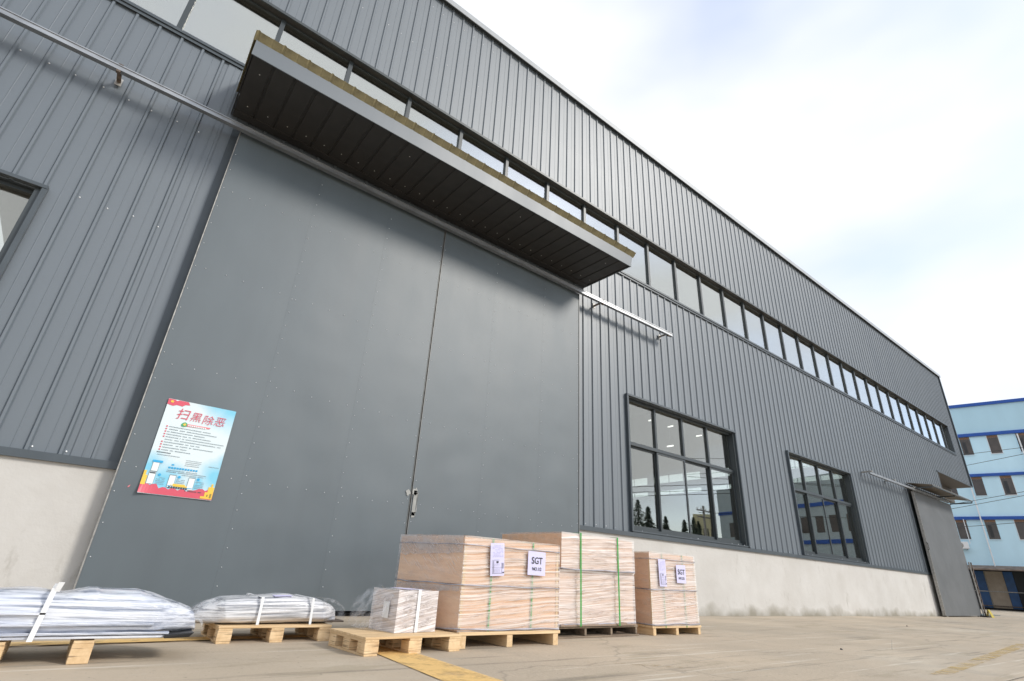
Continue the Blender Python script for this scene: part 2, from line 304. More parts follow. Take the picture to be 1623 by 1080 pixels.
def bundle_mat(name, rot, c1=(.72, .74, .79), c2=(.20, .23, .30)):
    m = bpy.data.materials.new(name); m.use_nodes = True; t = m.node_tree; b = t.nodes['Principled BSDF']; b.inputs['Roughness'].default_value = .22
    b.inputs['Coat Weight'].default_value = .4; b.inputs['Coat Roughness'].default_value = .1
    tcn = t.nodes.new('ShaderNodeTexCoord'); vr = t.nodes.new('ShaderNodeVectorRotate'); vr.rotation_type = 'EULER_XYZ'; vr.inputs['Rotation'].default_value = (0, rot, 0)
    mpn = t.nodes.new('ShaderNodeMapping'); mpn.inputs['Scale'].default_value = (1.9, 14, 70)
    nn = t.nodes.new('ShaderNodeTexNoise'); nn.inputs['Scale'].default_value = 1; nn.inputs['Detail'].default_value = 6; nn.inputs['Roughness'].default_value = .65
    t.links.new(tcn.outputs['Object'], vr.inputs['Vector']); t.links.new(vr.outputs[0], mpn.inputs[0]); t.links.new(mpn.outputs[0], nn.inputs['Vector'])
    cr = t.nodes.new('ShaderNodeValToRGB'); e = cr.color_ramp.elements; e[0].position = .38; e[0].color = (*c2, 1); e[1].position = .53; e[1].color = (*c1, 1)
    t.links.new(nn.outputs[0], cr.inputs[0])
    n2 = t.nodes.new('ShaderNodeTexNoise'); n2.inputs['Scale'].default_value = 3.5; n2.inputs['Detail'].default_value = 2; t.links.new(tcn.outputs['Object'], n2.inputs['Vector'])
    r2 = t.nodes.new('ShaderNodeMapRange'); r2.inputs[1].default_value = .5; r2.inputs[2].default_value = .68; r2.inputs[3].default_value = 0; r2.inputs[4].default_value = .45; t.links.new(n2.outputs[0], r2.inputs[0])
    mm = t.nodes.new('ShaderNodeMix'); mm.data_type = 'RGBA'; mm.inputs[7].default_value = (.50, .54, .66, 1); t.links.new(r2.outputs[0], mm.inputs[0]); t.links.new(cr.outputs[0], mm.inputs[6]); t.links.new(mm.outputs[2], b.inputs['Base Color'])
    bn = t.nodes.new('ShaderNodeBump'); bn.inputs['Distance'].default_value = .009; t.links.new(nn.outputs[0], bn.inputs['Height']); t.links.new(bn.outputs[0], b.inputs['Normal'])
    return m
MT['bundleA'] = bundle_mat('wrapped_bundle_film', -.03)
MT['bundleB'] = bundle_mat('short_bundle_film', .02, (.74, .74, .76), (.27, .28, .31))
def emis(name, col, s):
    m = bpy.data.materials.new(name); m.use_nodes = True; b = m.node_tree.nodes['Principled BSDF']
    b.inputs['Emission Color'].default_value = (*col, 1); b.inputs['Emission Strength'].default_value = s; return m
MT['lamp'] = emis('lamp_light', (1, 1, .95), 2.5)

# ------------------------------------------------------------------ the yard
g = MB().quad((-600, -600, 0), (900, -600, 0), (900, 600, 0), (-600, 600, 0)).build('ground', MT['yard'])
tag(g, 'beige concrete yard with stains and hairline cracks in front of the hall', kind='structure')
def strip(name, pts, z, m, label):
    o = MB().quad(*[(x, y, z) for x, y in pts]).build(name, m); tag(o, label, kind='structure'); return o
strip('yellow_line', [(1.60, 2.30), (1.91, 2.25), (1.93, 4.14), (1.70, 4.14)], .004, MT['ypaint'], 'yellow painted line running from the small pallet towards the camera')
strip('yellow_line', [(-3, 4.10), (-3, 3.94), (.9, 4.24), (2.36, 4.30), (2.36, 4.46), (.9, 4.40)], .008, MT['ypaint'], 'yellow painted line running under the wrapped bundles along the gate')
strip('yellow_line', [(5.1, 1.58), (5.35, 1.50), (10.6, 1.98), (10.4, 2.10)], .004, MT['ypaint2'], 'short worn yellow line at the right of the yard')
strip('yellow_line', [(2.6, 2.95), (2.75, 2.85), (3.9, 2.2), (3.7, 2.15)], .004, worn_paint('faded_yellow_line_paint', (.45, .33, .15), .36), 'faded yellow trace on the concrete before the big crate')

jm = worn_paint('dirt_filled_joint', (.12, .10, .08), .50); sm_ = worn_paint('pale_scratch', (.62, .58, .50), .48)
for x, lab in ((9.96, 'dark narrow joint across the yard, nearest the crates'), (16.1, 'second dark joint across the yard'), (22.2, 'joint across the yard before the far gate')):
    strip('ground_joint', [(x, -8), (x+.014, -8), (x+.014, 5.97), (x, 5.97)], .003, jm, lab)
strip('ground_joint', [(-6, 1.2), (40, 1.2), (40, 1.214), (-6, 1.214)], .0035, jm, 'long dark joint running along the yard')
random.seed(2); sb_ = MB()
for x0_, y0_, x1_, y1_ in ((5.93, 3.59, 5.50, 2.9), (6.2, 3.8, 5.9, 3.2), (6.6, 4.6, 8.9, 4.1), (4.5, 2.5, 4.75, 1.9), (7.5, 3.6, 9.6, 3.9), (11, 4.5, 14, 4.7), (3.2, 2.5, 4.6, 2.7), (6.9, 2.4, 8.4, 2.9)):
    dx_, dy_ = x1_-x0_, y1_-y0_; l_ = math.hypot(dx_, dy_); px_, py_ = -dy_/l_*.006, dx_/l_*.006
    sb_.quad((x0_-px_, y0_-py_, .002), (x0_+px_, y0_+py_, .002), (x1_+px_*.3, y1_+py_*.3, .002), (x1_-px_*.3, y1_-py_*.3, .002))
tag(sb_.build('ground_scratch', sm_), 'pale scratches scraped into the concrete right of the crates', kind='structure')

# ------------------------------------------------------------------ the grey hall
YW = 6.0; PITCH = .230; X0 = -6.0; XE = 30.2; XN = 25.57
Z_PL = 1.18; Z_S0 = 6.32; Z_S1 = 7.55; Z_R = 10.25
hall = thing('warehouse', 'long grey metal clad factory hall with big double sliding gate and window strip', 'building', (0, 0, 0))
# plinth, in separate lengths
MB().box(X0, .2, YW-.02, YW+.25, 0, Z_PL).build('plinth', MT['concrete'], hall)
MB().box(5.7, 21.92, YW-.02, YW+.25, 0, Z_PL).build('plinth', MT['concrete'], hall)

PHASE = -.156 + .05 - .230*26                 # ribs fall where the photo has them
def panel_mesh(z0, z1, n=1):
    v = []; f = []
    for k in range(n):
        o = k*PITCH
        pr = [(0, 0), (.088, 0), (.091, -.0025), (.097, -.0025), (.1, 0), (.173, 0), (.185, -.022), (.206, -.022), (.218, 0), (.230, 0)]
        b = len(v)
        for x, y in pr: v.append((o+x, y, z0)); v.append((o+x, y, z1))
        for i in range(len(pr)-1): f.append([b+2*i, b+2*i+2, b+2*i+3, b+2*i+1])
    me = bpy.data.meshes.new('cladding_panel'); me.from_pydata(v, [], f); me.update(); me.materials.append(MT['clad']); return me
cache = {}
def panel(i, z0, z1, name='cladding_panel'):
    k = (z0, z1)
    if k not in cache: cache[k] = panel_mesh(z0, z1)
    return obj(name, cache[k], None, hall, (PHASE + i*PITCH, YW, 0))
W_Z0, W_Z1 = 1.30, 3.60
wins = [(-4.85, -1.28), (7.22, 10.76), (13.24, 16.80)]
rest = {}
nP = int((XE-PHASE)/PITCH)
for i in range(0, nP+1):
    xa = PHASE + i*PITCH; xb = xa+PITCH
    if xb > XE + .02: continue
    far = xa > 14.5
    segs = [(Z_S1, Z_R)]
    mid = (xa+xb)/2
    if mid < 29.0: top = Z_S0
    else: top = Z_S1
    if mid < 0.08 or (mid > 5.62 and mid < 21.62): lo = Z_PL
    elif mid < 5.62: lo = 5.12
    elif mid < XN: lo = 3.95
    else: lo = 5.05
    inwin = any(a-.06 < mid < b+.06 for a, b in wins)
    if inwin: segs += [(3.62, top)]
    else: segs += [(lo, top)]
    for s in segs:
        if far: rest.setdefault(s, []).append(i)
        else: panel(i, *s)
v = MB()
for s, idx in rest.items():
    for i in idx:
        me = panel_mesh(*s); b = len(v.v)
        v.v += [(p.co.x + PHASE + i*PITCH, p.co.y + YW, p.co.z) for p in me.vertices]; v.f += [[b+q for q in pl.vertices] for pl in me.polygons]
me = v.mesh('far_cladding'); o = obj('far_cladding', me, MT['clad'], hall); o['kind'] = 'stuff'
# flashings
def tr(name, x0, x1, y0, y1, z0, z1, m='trim', parent=hall): return MB().box(x0, x1, y0, y1, z0, z1).build(name, MT[m], parent)
tr('base_trim', X0, .07, YW-.055, YW+.01, Z_PL-.012, Z_PL+.055)
tr('base_trim', 5.72, 21.9, YW-.055, YW+.01, Z_PL-.012, Z_PL+.055)
tr('sill_trim', X0, 29.1, YW-.05, YW+.12, Z_S0-.03, Z_S0+.012)
tr('sill_fascia', X0, 29.1, YW-.034, YW-.028, Z_S0-.075, Z_S0-.031)
tr('head_trim', X0, 29.1, YW-.035, YW+.14, Z_S1-.005, Z_S1+.03, 'soffit')  # underside shade of the head put into the dark trim and drip colours
tr('head_drip', X0, 29.1, YW-.06, YW-.037, Z_S1-.012, Z_S1+.035, 'frame')
tr('strip_jamb', 29.06, 29.12, YW-.034, YW+.14, Z_S0+.013, Z_S1-.006)
MB().prism_x([(YW-.09, Z_R-.06), (YW-.075, Z_R-.06), (YW-.075, Z_R+.05), (YW+.3, Z_R+.10), (YW+.3, Z_R+.12), (YW-.09, Z_R+.07)], X0-.05, XE+.06).build('roof_coping', mat('coping_paint', (.33, .35, .37), .4, var=.1, vscale=2), hall)
tr('coping_underside', X0, XE, YW-.074, YW+.02, Z_R-.005, Z_R+.03)
tr('corner_trim', XE-.02, XE+.05, YW-.05, YW+.12, 5.04, Z_R-.01)
tr('overhang_trim', XN, XE-.022, YW-.04, YW+.0, 5.03, 5.07)
tr('door_flashing', -.30, -.02, YW-.012, YW+.004, Z_PL+.056, Z_S0-.076, 'clad')
tr('door_flashing', -.02, .10, YW-.030, YW+.06, Z_PL+.058, Z_S0-.076)
tr('door_flashing', -.13, -.122, YW-.018, YW-.0125, Z_PL+.056, Z_S0-.077, 'clad')
tr('door_flashing', -.22, -.212, YW-.018, YW-.0125, Z_PL+.056, Z_S0-.077, 'clad')
tr('door_flashing', 5.66, 5.76, YW-.03, YW+.06, Z_PL+.058, 5.2)
tr('opening_jamb', 21.55, 21.90, YW-.028, YW+.2, Z_PL+.058, 3.95, 'frame')
# shell: inner liner, roof, end walls, back wall
YB = 42.0
tr('floor_slab', X0, XE-.1, YW+.3, YB, -.1, .02, 'innerfloor')
MB().hexa([(X0, YW+.02, Z_R), (XE, YW+.02, Z_R), (XE, 24, Z_R+1.5), (X0, 24, Z_R+1.5)], [(X0, YW+.02, Z_R+.08), (XE, YW+.02, Z_R+.08), (XE, 24, Z_R+1.6), (X0, 24, Z_R+1.6)]).build('roof', MT['inner'], hall)
MB().hexa([(X0, 24, Z_R+1.5), (XE, 24, Z_R+1.5), (XE, YB, Z_R), (X0, YB, Z_R)], [(X0, 24, Z_R+1.6), (XE, 24, Z_R+1.6), (XE, YB, Z_R+.08), (X0, YB, Z_R+.08)]).build('roof', MT['inner'], hall)
tr('back_wall', X0, XE, YB, YB+.15, 0, Z_R, 'inner')
def gable(x, zlow, name):
    b = MB()
    rows = [(5.75, 6.15), (6.65, 7.15)]
    y0, y1 = YW+.13, YB
    zs = [zlow, rows[0][0], rows[0][1], rows[1][0], rows[1][1], Z_R]
    for i in range(0, 5, 2): b.box(x, x+.12, y0, y1, zs[i], zs[i+1])
    for r0, r1 in rows:                                   # piers between groups of panes
        y = y0
        while y < y1: b.box(x, x+.12, y, min(y+.55, y1), r0, r1); y += 4.2
    b.quad((x+.06, y0, Z_R), (x+.06, 24, Z_R+1.5), (x+.06, y1, Z_R))
    g = b.build(name, MT['inner'], hall)
    for r0, r1 in rows:
        y = y0+.55
        while y+3.65 < y1:
            MB().box(x+.05, x+.06, y, y+3.65, r0, r1).build('gable_pane', MT['glassclear'], g)
            for k in (1, 2): MB().box(x+.04, x+.08, y+k*1.217-.02, y+k*1.217+.02, r0, r1).build('gable_mullion', MT['frame'], g)
            y += 4.2
gable(XE-.14, 5.09, 'gable_wall'); tr('gable_wall', X0, X0+.12, YW+.02, YB, 0, Z_R, 'inner')
tr('porch_wall', XN-.15, XN-.03, YW+.2, YB, 0, 5.03, 'inner')
tr('porch_soffit', XN-.03, XE, YW+.01, 6.90, 5.035, 5.075, 'brownsoffit')
tr('porch_beam', XN+.0, XE-.02, 6.72, 6.90, 4.42, 5.033, 'brownsoffit')
tr('upper_floor', XN-.03, XE, 6.91, YB, 5.035, 5.08, 'brownsoffit')
for (x, y, z), lab in (((23.69, 18, 8.9), 'first upper pane'), ((25.47, 18, 8.9), 'second upper pane'), ((28.35, 18, 8.9), 'third upper pane'), ((22.5, 16, 6.9), 'second lower pane')):
    lp = thing('hall_lamp', 'small lit hall lamp showing through the %s of the nearest window' % lab, 'lamp', (x, y, z), 0, 'lamps hanging inside the hall')
    MB().box(-.03, .03, -.18, .18, 0, .05).build('lamp_tube', MT['lamp'], lp); MB().tube([(0, 0, .05), (0, 0, 1.3)], .01, 5).build('hanger', MT['steel'], lp)

# the long window strip: panes and mullions as sub-parts
strip_w = obj('window_strip', None, None, hall)
k = 0; xs = [.10+1.011*j for j in range(-6, 29)]
for a in xs:
    MB().box(a-.030, a+.030, YW+.035, YW+.10, Z_S0+.013, Z_S1-.006).build('mullion', MT['frame'], strip_w)
for a, b in zip([X0+.02]+xs, xs+[29.05]):
    if b-a > .1: MB().box(a+.031, b-.031, YW+.075, YW+.083, Z_S0+.05, Z_S1-.03).build('pane', MT['glasshi'], strip_w)
MB().box(X0, 29.05, YW+.05, YW+.11, Z_S0+.013, Z_S0+.05).build('bottom_rail', MT['frame'], strip_w)
MB().box(X0, 29.05, YW+.05, YW+.11, Z_S1-.03, Z_S1-.006).build('top_rail', MT['frame'], strip_w)

def window(x0, x1, lab):
    w = obj('window', None, None, hall); w['label'] = lab
    z0, z1 = W_Z0-.03, W_Z1+.03
    # outer trim standing proud of the ribs
    fr = MB().box(x0-.07, x1+.07, YW-.065, YW+.10, z1, z1+.035).build('frame', MT['trim'], w)
    MB().box(x0-.07, x0-.03, YW-.060, YW+.10, z0-.02, z1-.002).build('frame', MT['trim'], w)
    MB().box(x1+.03, x1+.07, YW-.060, YW+.10, z0-.02, z1-.002).build('frame', MT['trim'], w)
    MB().box(x0-.029, x0+.02, YW-.02, YW+.16, z0+.004, z1-.002).build('jamb', MT['frame'], w)
    MB().box(x1-.02, x1+.029, YW-.02, YW+.16, z0+.004, z1-.002).build('jamb', MT['frame'], w)
    MB().box(x0-.029, x1+.029, YW-.045, YW+.16, z0-.02, z0+.002).build('sill', MT['trim'], w)
    MB().box(x0-.029, x1+.029, YW-.03, YW+.01, Z_PL+.056, z0-.021).build('apron', MT['trim'], w)
    W4 = (x1-x0-.04)/4; a0 = x0+.02
    zt = 2.78
    MB().box(x0+.021, x1-.021, YW+.06, YW+.16, zt-.03, zt+.03).build('transom', MT['frame'], w)
    MB().box(x0+.021, x1-.021, YW+.06, YW+.16, z1-.045, z1-.003).build('head_rail', MT['frame'], w)
    MB().box(x0+.021, x1-.021, YW+.05, YW+.16, z0+.003, z0+.05).build('bottom_rail', MT['frame'], w)
    for k in range(1, 4):
        MB().box(a0+k*W4-.025, a0+k*W4+.025, YW+.07, YW+.15, zt+.031, z1-.046).build('mullion', MT['frame'], w)
    for k in range(4):
        a, b = a0+k*W4, a0+(k+1)*W4
        MB().box(a+.026, b-.026, YW+.105, YW+.111, zt+.031, z1-.046).build('pane', MT['glass'], w)
        y = YW+.075 if k % 2 else YW+.115            # sliding sashes on two tracks
        sa, sb = a-.012, b+.012
        if k == 0: sa = a
        if k == 3: sb = b
        q = .038
        s = MB().box(sa, sa+q, y, y+.03, z0+.051, zt-.031).box(sb-q, sb, y, y+.03, z0+.051, zt-.031).box(sa+q, sb-q, y+.001, y+.029, z0+.051, z0+.051+.05).box(sa+q, sb-q, y+.001, y+.029, zt-.031-.035, zt-.031).build('sash', MT['frame'], w)
        MB().box(sa+q, sb-q, y+.012, y+.017, z0+.101, zt-.066).build('pane', MT['glass'], w)
    # inner box of the opening, so that the wall reads as thick
    MB().box(x0-.07, x1+.07, YW+.12, YW+.2, z1+.036, z1+.06).build('lintel', MT['inner'], w)
window(-4.85, -1.32, 'window cut by the left edge of the picture')
window(7.22, 10.76, 'window nearest the gate')
window(13.24, 16.80, 'window farther from the gate')
# pieces under and over windows already closed by the apron

# screws, in rows as on the wall
sc = MB()
for i in range(nP):
    xr = PHASE + i*PITCH + .230
    for z, lo, hi in ((1.27, -6, .0), (3.69, -1.2, -.1), (5.06, -6, -.1), (8.73, -6, 13), (9.9, -6, 8), (1.27, 5.8, 20.9), (3.69, 11, 12.9), (5.3, 6.2, 13)):
        if lo < xr < hi and not (z == 8.73 and i % 7 == 3) and not any(a-.1 < xr < b+.1 and z < 3.7 and z > 1.3 for a, b in wins):
            sc.dome(xr+random.uniform(-.012, .012), YW, z+random.uniform(-.012, .012), .0085, 6, .008)
o = sc.build('screw', MT['screw'], hall); o['kind'] = 'stuff'

MT['edge'] = mat('dark_edge_strip', (.17, .17, .165), .5, metal=.3, var=.2, vscale=12)
# ---- the big sliding gate
def leaf(x0, x1, seams, label):
    d = obj('sliding_door', None, None, hall); d['label'] = label
    yf = 5.85; z0, z1 = .055, 5.2
    MB().box(x0+.01, x1-.01, yf+.012, yf+.09, z0+.01, z1).build('door_core', MT['frame'], d)
    xs = [x0]+seams+[x1]
    for a, b in zip(xs, xs[1:]):
        nx, nz = 12, 60; v = []; f = []
        for j in range(nz+1):
            for i in range(nx+1):
                x = a+.0004+(b-a-.0008)*i/nx; z = z0+(z1-z0)*j/nz
                e = math.sin(math.pi*i/nx)
                dy = (.013*noise.noise(Vector((x*1.1, 3.3, z*1.5))) + .007*noise.noise(Vector((x*2.3, 7.3, z*3.6))))*e*max(.22, 1.15-.24*z)
                v.append((x, yf-.004+dy, z))
        for j in range(nz):
            for i in range(nx): p = j*(nx+1)+i; f.append([p, p+1, p+nx+2, p+nx+1])
        me = bpy.data.meshes.new('door_sheet'); me.from_pydata(v, [], f); me.update()
        for p in me.polygons: p.use_smooth = True
        obj('door_sheet', me, MT['door'], d)
    rv = MB()
    yr = yf-.006
    for s in seams:
        z = .25+random.uniform(0, .05)
        while z < 5.1: rv.dome(s+.03+random.uniform(-.006, .006), yr, z, .0046, 6, .005); z += .168+random.uniform(-.012, .012)
    for zr in (1.20, 2.21, 3.30, 4.35):
        x = x0+.12
        while x < x1-.05: rv.dome(x, yr, zr+random.uniform(-.012, .012)+.01*math.sin(x*2), .0046, 6, .005); x += .195+random.uniform(-.02, .02)
    for xe in (x0+.025, x1-.025):
        z = .2
        while z < 5.1: rv.dome(xe, yr, z+random.uniform(-.03, .03), .0046, 6, .005); z += .26
    o = rv.build('rivet', MT['screw'], d); o['kind'] = 'stuff'
    return d
dl = leaf(.07, 2.955, [1.08, 2.07], 'left leaf of the gate, with the poster')
dr = leaf(2.985, 5.80, [3.955, 4.965], 'right leaf of the gate')
MB().box(.058, .068, 5.840, 5.95, .055, 5.2).build('edge_trim', MT['steel'], dl)
MB().box(2.957, 2.963, 5.842, 5.93, .055, 5.2).build('edge_trim', MT['edge'], dl)
MB().box(2.976, 2.984, 5.840, 5.93, .055, 5.2).build('edge_trim', MT['edge'], dr)
MB().box(5.802, 5.812, 5.838, 5.95, .055, 5.2).build('edge_trim', MT['edge'], dr)
primer = mat('bare_primer_patch', (.36, .36, .34), .8, var=.1, vscale=20)
hd = MB().tube([(3.03, 5.845, 1.10), (3.03, 5.79, 1.11), (3.03, 5.79, 1.33), (3.03, 5.845, 1.34)], .008, 8).build('handle', MT['steel'], dr)
def blob(cx, cz, r, y, seed, name, m, par):
    random.seed(seed); pts = [(cx+r*(1+random.uniform(-.35, .45))*math.cos(t*math.pi/7), y, cz+r*1.2*(1+random.uniform(-.3, .4))*math.sin(t*math.pi/7)) for t in range(14)]
    return MB().quad(*pts).build(name, m, par)
blob(3.02, 1.345, .034, 5.838, 3, 'primer_patch', primer, dr); blob(3.02, 1.075, .028, 5.838, 5, 'primer_patch', primer, dr); blob(2.925, 1.33, .028, 5.838, 9, 'primer_patch', primer, dl)
MB().box(3.0, 3.045, 5.838, 5.842, 1.07, 1.36).build('handle_plate', primer, dr)
random.seed(11)
MB().box(-.1, 6.0, 5.93, 6.3, 0, .03).build('door_threshold', MT['darkin'], hall)  # near-black strip painted in for the shaded gap under the gate
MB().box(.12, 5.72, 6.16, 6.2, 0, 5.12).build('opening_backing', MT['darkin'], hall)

# ---- the rail the gate hangs from
rail = obj('door_rail', None, None, hall)
RY = 5.76
MB().prism_x([(RY-.030, 5.165), (RY+.030, 5.165), (RY+.030, 5.235), (RY-.030, 5.235), (RY-.030, 5.222), (RY-.022, 5.222), (RY-.022, 5.178), (RY-.030, 5.178)], -5.4, 8.43).build('track', MT['rail'], rail)
MB().prism_x([(RY+.031, 5.19), (RY+.045, 5.19), (RY+.045, 5.235), (RY+.031, 5.235)], -5.4, 8.43).build('track_back', MT['steel'], rail)
for x in (-3.2, -1.16, 6.33, 8.30):
    b = MB().box(x-.02, x+.02, RY+.046, YW-.0, 5.19, 5.205).box(x-.02, x+.02, RY-.034, RY+.04, 5.236, 5.243).box(x-.018, x+.018, RY-.03, RY+.01, 5.14, 5.164)
    b.build('bracket', MT['rust'], rail); MB().box(x-.03, x+.03, YW-.035, YW-.026, 5.15, 5.25).build('bracket', MT['steel'], rail)

# ---- canopy over the gate
can = obj('canopy', None, None, hall)
CX0, CX1 = -.10, 6.08; CYo = 4.85; zi, zo = 5.50, 5.45
nS = 26; ws = (CX1-CX0-.04)/nS
me = None
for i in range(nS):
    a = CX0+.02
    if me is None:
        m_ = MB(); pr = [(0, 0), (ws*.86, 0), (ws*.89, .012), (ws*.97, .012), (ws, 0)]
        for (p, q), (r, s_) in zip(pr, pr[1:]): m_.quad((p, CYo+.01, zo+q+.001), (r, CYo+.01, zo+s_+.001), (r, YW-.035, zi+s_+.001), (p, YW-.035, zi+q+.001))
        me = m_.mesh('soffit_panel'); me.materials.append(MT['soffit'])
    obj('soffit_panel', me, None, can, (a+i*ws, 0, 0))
MB().prism_x([(CYo, zo-.012), (CYo+.012, zo-.012), (CYo-.02, zo+.175), (CYo-.032, zo+.175)], CX0, CX1).build('fascia', MT['clad'], can)
MB().hexa([(CX1-.012, CYo, zo-.011), (CX1, CYo, zo-.011), (CX1, YW-.03, zi-.01), (CX1-.012, YW-.03, zi-.01)], [(CX1-.012, CYo-.02, zo+.174), (CX1, CYo-.02, zo+.174), (CX1, YW-.03, zi+.60), (CX1-.012, YW-.03, zi+.60)]).build('end_cheek', MT['clad'], can)
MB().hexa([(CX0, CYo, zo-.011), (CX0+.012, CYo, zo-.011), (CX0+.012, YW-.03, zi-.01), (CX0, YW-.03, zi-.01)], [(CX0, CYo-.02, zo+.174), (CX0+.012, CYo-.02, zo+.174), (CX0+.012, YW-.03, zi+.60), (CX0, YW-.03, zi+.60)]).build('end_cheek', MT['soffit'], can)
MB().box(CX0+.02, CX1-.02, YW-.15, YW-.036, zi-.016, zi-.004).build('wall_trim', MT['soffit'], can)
# profiled roof sheet: overhangs the fascia and shows its weathered underside
slope = .14
n_ = 23; wr = (CX1+.03-(CX0-.03))/n_
me = None
for i in range(n_):
    if me is None:
        m_ = MB(); y0, y1 = CYo-.10, YW-.03; z0 = zo+.235; z1 = z0+slope*(y1-y0)
        pr = [(0, 0), (.012, 0), (.022, .014), (.036, .014), (.046, 0), (wr*.62, 0), (wr*.64, .005), (wr*.68, .005), (wr*.70, 0), (wr, 0)]
        for (p, q), (r, s_) in zip(pr, pr[1:]):
            m_.quad((p, y0, z0+q), (r, y0, z0+s_), (r, y1, z1+s_), (p, y1, z1+q))
            m_.quad((p, y0, z0+q), (r, y0, z0+s_), (r, y0+.075, z0+s_*.3-.072), (p, y0+.075, z0+q*.3-.072))
        me = m_.mesh('roof_sheet'); me.materials.append(MT['olive'])
    obj('roof_sheet', me, None, can, (CX0-.03+i*wr, 0, 0))
sc = MB()
for i in range(nS):                                       # screw heads along the soffit, facing down
    x = CX0+.02+(i+.5)*ws
    for y in (YW-.30,) if i % 8 else (YW-.30, CYo+.25):
        z = zo+(zi-zo)*(y-CYo)/(YW-CYo)
        b = len(sc.v); r = .007
        for k in range(6): sc.v.append((x+r*math.cos(k*math.pi/3), y+r*math.sin(k*math.pi/3), z))
        sc.v.append((x, y, z-.006))
        for k in range(6): sc.f.append([b+k, b+(k+1) % 6, b+6])
o = sc.build('screw', MT['screw'], can); o['kind'] = 'stuff'

# ---- far gate, its rail and its little roof
d2 = obj('sliding_door', None, None, hall); d2['label'] = 'single leaf at the far end of the facade'
MT['door2'] = mat('far_door_paint', (.105, .112, .118), .5, col2=(.135, .142, .148), vscale=1.2, detail=8, bump=.02, bscale=1.1)
MB().box(21.46, 25.30, 5.80, 5.86, .03, 3.74).build('door_leaf', MT['door2'], d2)
MB().box(21.44, 21.46, 5.79, 5.87, .03, 3.74).build('edge_trim', MT['steel'], d2)
MB().tube([(21.42, 5.80, 1.9), (21.38, 5.76, 1.92), (21.38, 5.76, 2.1), (21.42, 5.80, 2.12)], .012, 6).build('handle', MT['black'], d2)
for x in (21.7, 25.05): MB().box(x-.06, x+.06, 5.82, 5.86, 0, .06).build('floor_guide', MT['steel'], d2)
r2 = obj('door_rail', None, None, hall)
MB().box(17.7, 24.9, 5.72, 5.78, 3.74, 3.80).build('track', MT['rail'], r2)
for x in (17.8, 19.6, 21.3, 23.4, 24.6): MB().box(x-.04, x+.04, 5.70, 5.97, 3.81, 3.84).build('bracket', MT['steel'], r2)
c2 = obj('small_canopy', None, None, hall)
MT['tin'] = mat('weathered_tin', (.17, .15, .125), .6, var=.3, vscale=6)
nn = 12; wk = (25.95-21.5)/nn
for k in range(nn):
    a = 21.5+k*wk
    MB().hexa([(a+.004, 5.25, 3.90), (a+wk-.004, 5.25, 3.90), (a+wk-.004, 5.96, 4.02), (a+.004, 5.96, 4.02)], [(a+.004, 5.25, 3.915), (a+wk-.004, 5.25, 3.915), (a+wk-.004, 5.96, 4.035), (a+.004, 5.96, 4.035)]).build('roof_sheet', MT['tin'], c2)
MB().box(21.5, 25.95, 5.25, 5.27, 3.86, 3.90).build('front_rail', MT['frame'], c2)
for x in (21.52, 23.9, 25.93): MB().box(x-.02, x+.02, 5.272, 5.95, 3.82, 3.86).build('arm', MT['frame'], c2)

# ------------------------------------------------------------------ folding barrier by the far gate
fb = thing('folding_barrier', 'closed metal lattice barrier standing at the far gate edge', 'barrier', (25.40, 5.74, 0))
for x in (-.12, .12): MB().tube([(x, 0, 0), (x, 0, 1.75)], .022, 6).build('post', MT['rust'] if x > 0 else MT['steel'], fb)
b = MB()
for k in range(8):
    z = .12+k*.2; b.tube([(-.12, -.02, z), (.12, -.02, z+.2)], .009, 5); b.tube([(.12, .02, z), (-.12, .02, z+.2)], .009, 5)
b.build('lattice', MT['rust'], fb); MB().box(-.3, .3, -.12, .12, 0, .05).build('foot', MT['black'], fb)
yb = thing('wet_floor_stand', 'small yellow plastic stand on the ground beside the lattice barrier', 'floor stand', (25.40, 5.60, 0))
MB().hexa([(-.16, -.08, 0), (.16, -.08, 0), (.16, -.07, 0), (-.16, -.07, 0)], [(-.09, -.01, .24), (.09, -.01, .24), (.09, .005, .24), (-.09, .005, .24)]).build('front_panel', MT['yellow'], yb)
MB().hexa([(-.16, .07, 0), (.16, .07, 0), (.16, .08, 0), (-.16, .08, 0)], [(-.09, .008, .24), (.09, .008, .24), (.09, .02, .24), (-.09, .02, .24)]).build('back_panel', MT['yellow'], yb)

# ------------------------------------------------------------------ the pale blue building
ud = Vector((0.26376833, -0.96458606)); nd = Vector((0.96458606, 0.26376833))
o0 = nd*50
bb = thing('factory_building', 'pale blue four storey factory block with strong blue bands', 'building', (o0.x, o0.y, 0), math.atan2(ud.y, ud.x))
LX0, LX1 = -3, 12.4
MB().box(LX0, LX1, .0, 14, 2.5, 11.5).build('wall', MT['bluewall'], bb)
MB().box(LX0, LX1, -.03, 14, 11.5, 13.72).build('parapet', MT['bluetop'], bb)
MB().box(LX0, LX1, .9, 14, 0, 2.5).build('ground_floor_wall', MT['darkin'], bb)
for z0, z1 in ((13.72, 13.94), (11.48, 11.70), (8.60, 8.79), (5.68, 5.88)):
    MB().box(LX0-.05, LX1, -.14, .3, z0, z1).build('blue_band', MT['blueband'], bb)
MT['wing'] = mat('grey_blue_render', (.40, .48, .52), .8, var=.05)
MB().box(12.41, 38, .4, 14, 0, 8.2).build('wing_wall', MT['wing'], bb); MB().box(12.42, 38.05, .37, 14, 8.21, 10.9).build('wing_parapet', MT['wing'], bb)
for z in (8.0, 4.6): MB().box(12.43, 38.1, .3, .6, z, z+.35).build('blue_band', MT['blueband'], bb)
for k in range(15):
    for z in (5.6, 1.4): MB().box(13.4+1.6*k, 14.2+1.6*k, .37, .398, z, z+1.5).build('wing_window', MT['darkglass'], bb)
lint = mat('brown_lintel', (.20, .115, .07), .8)
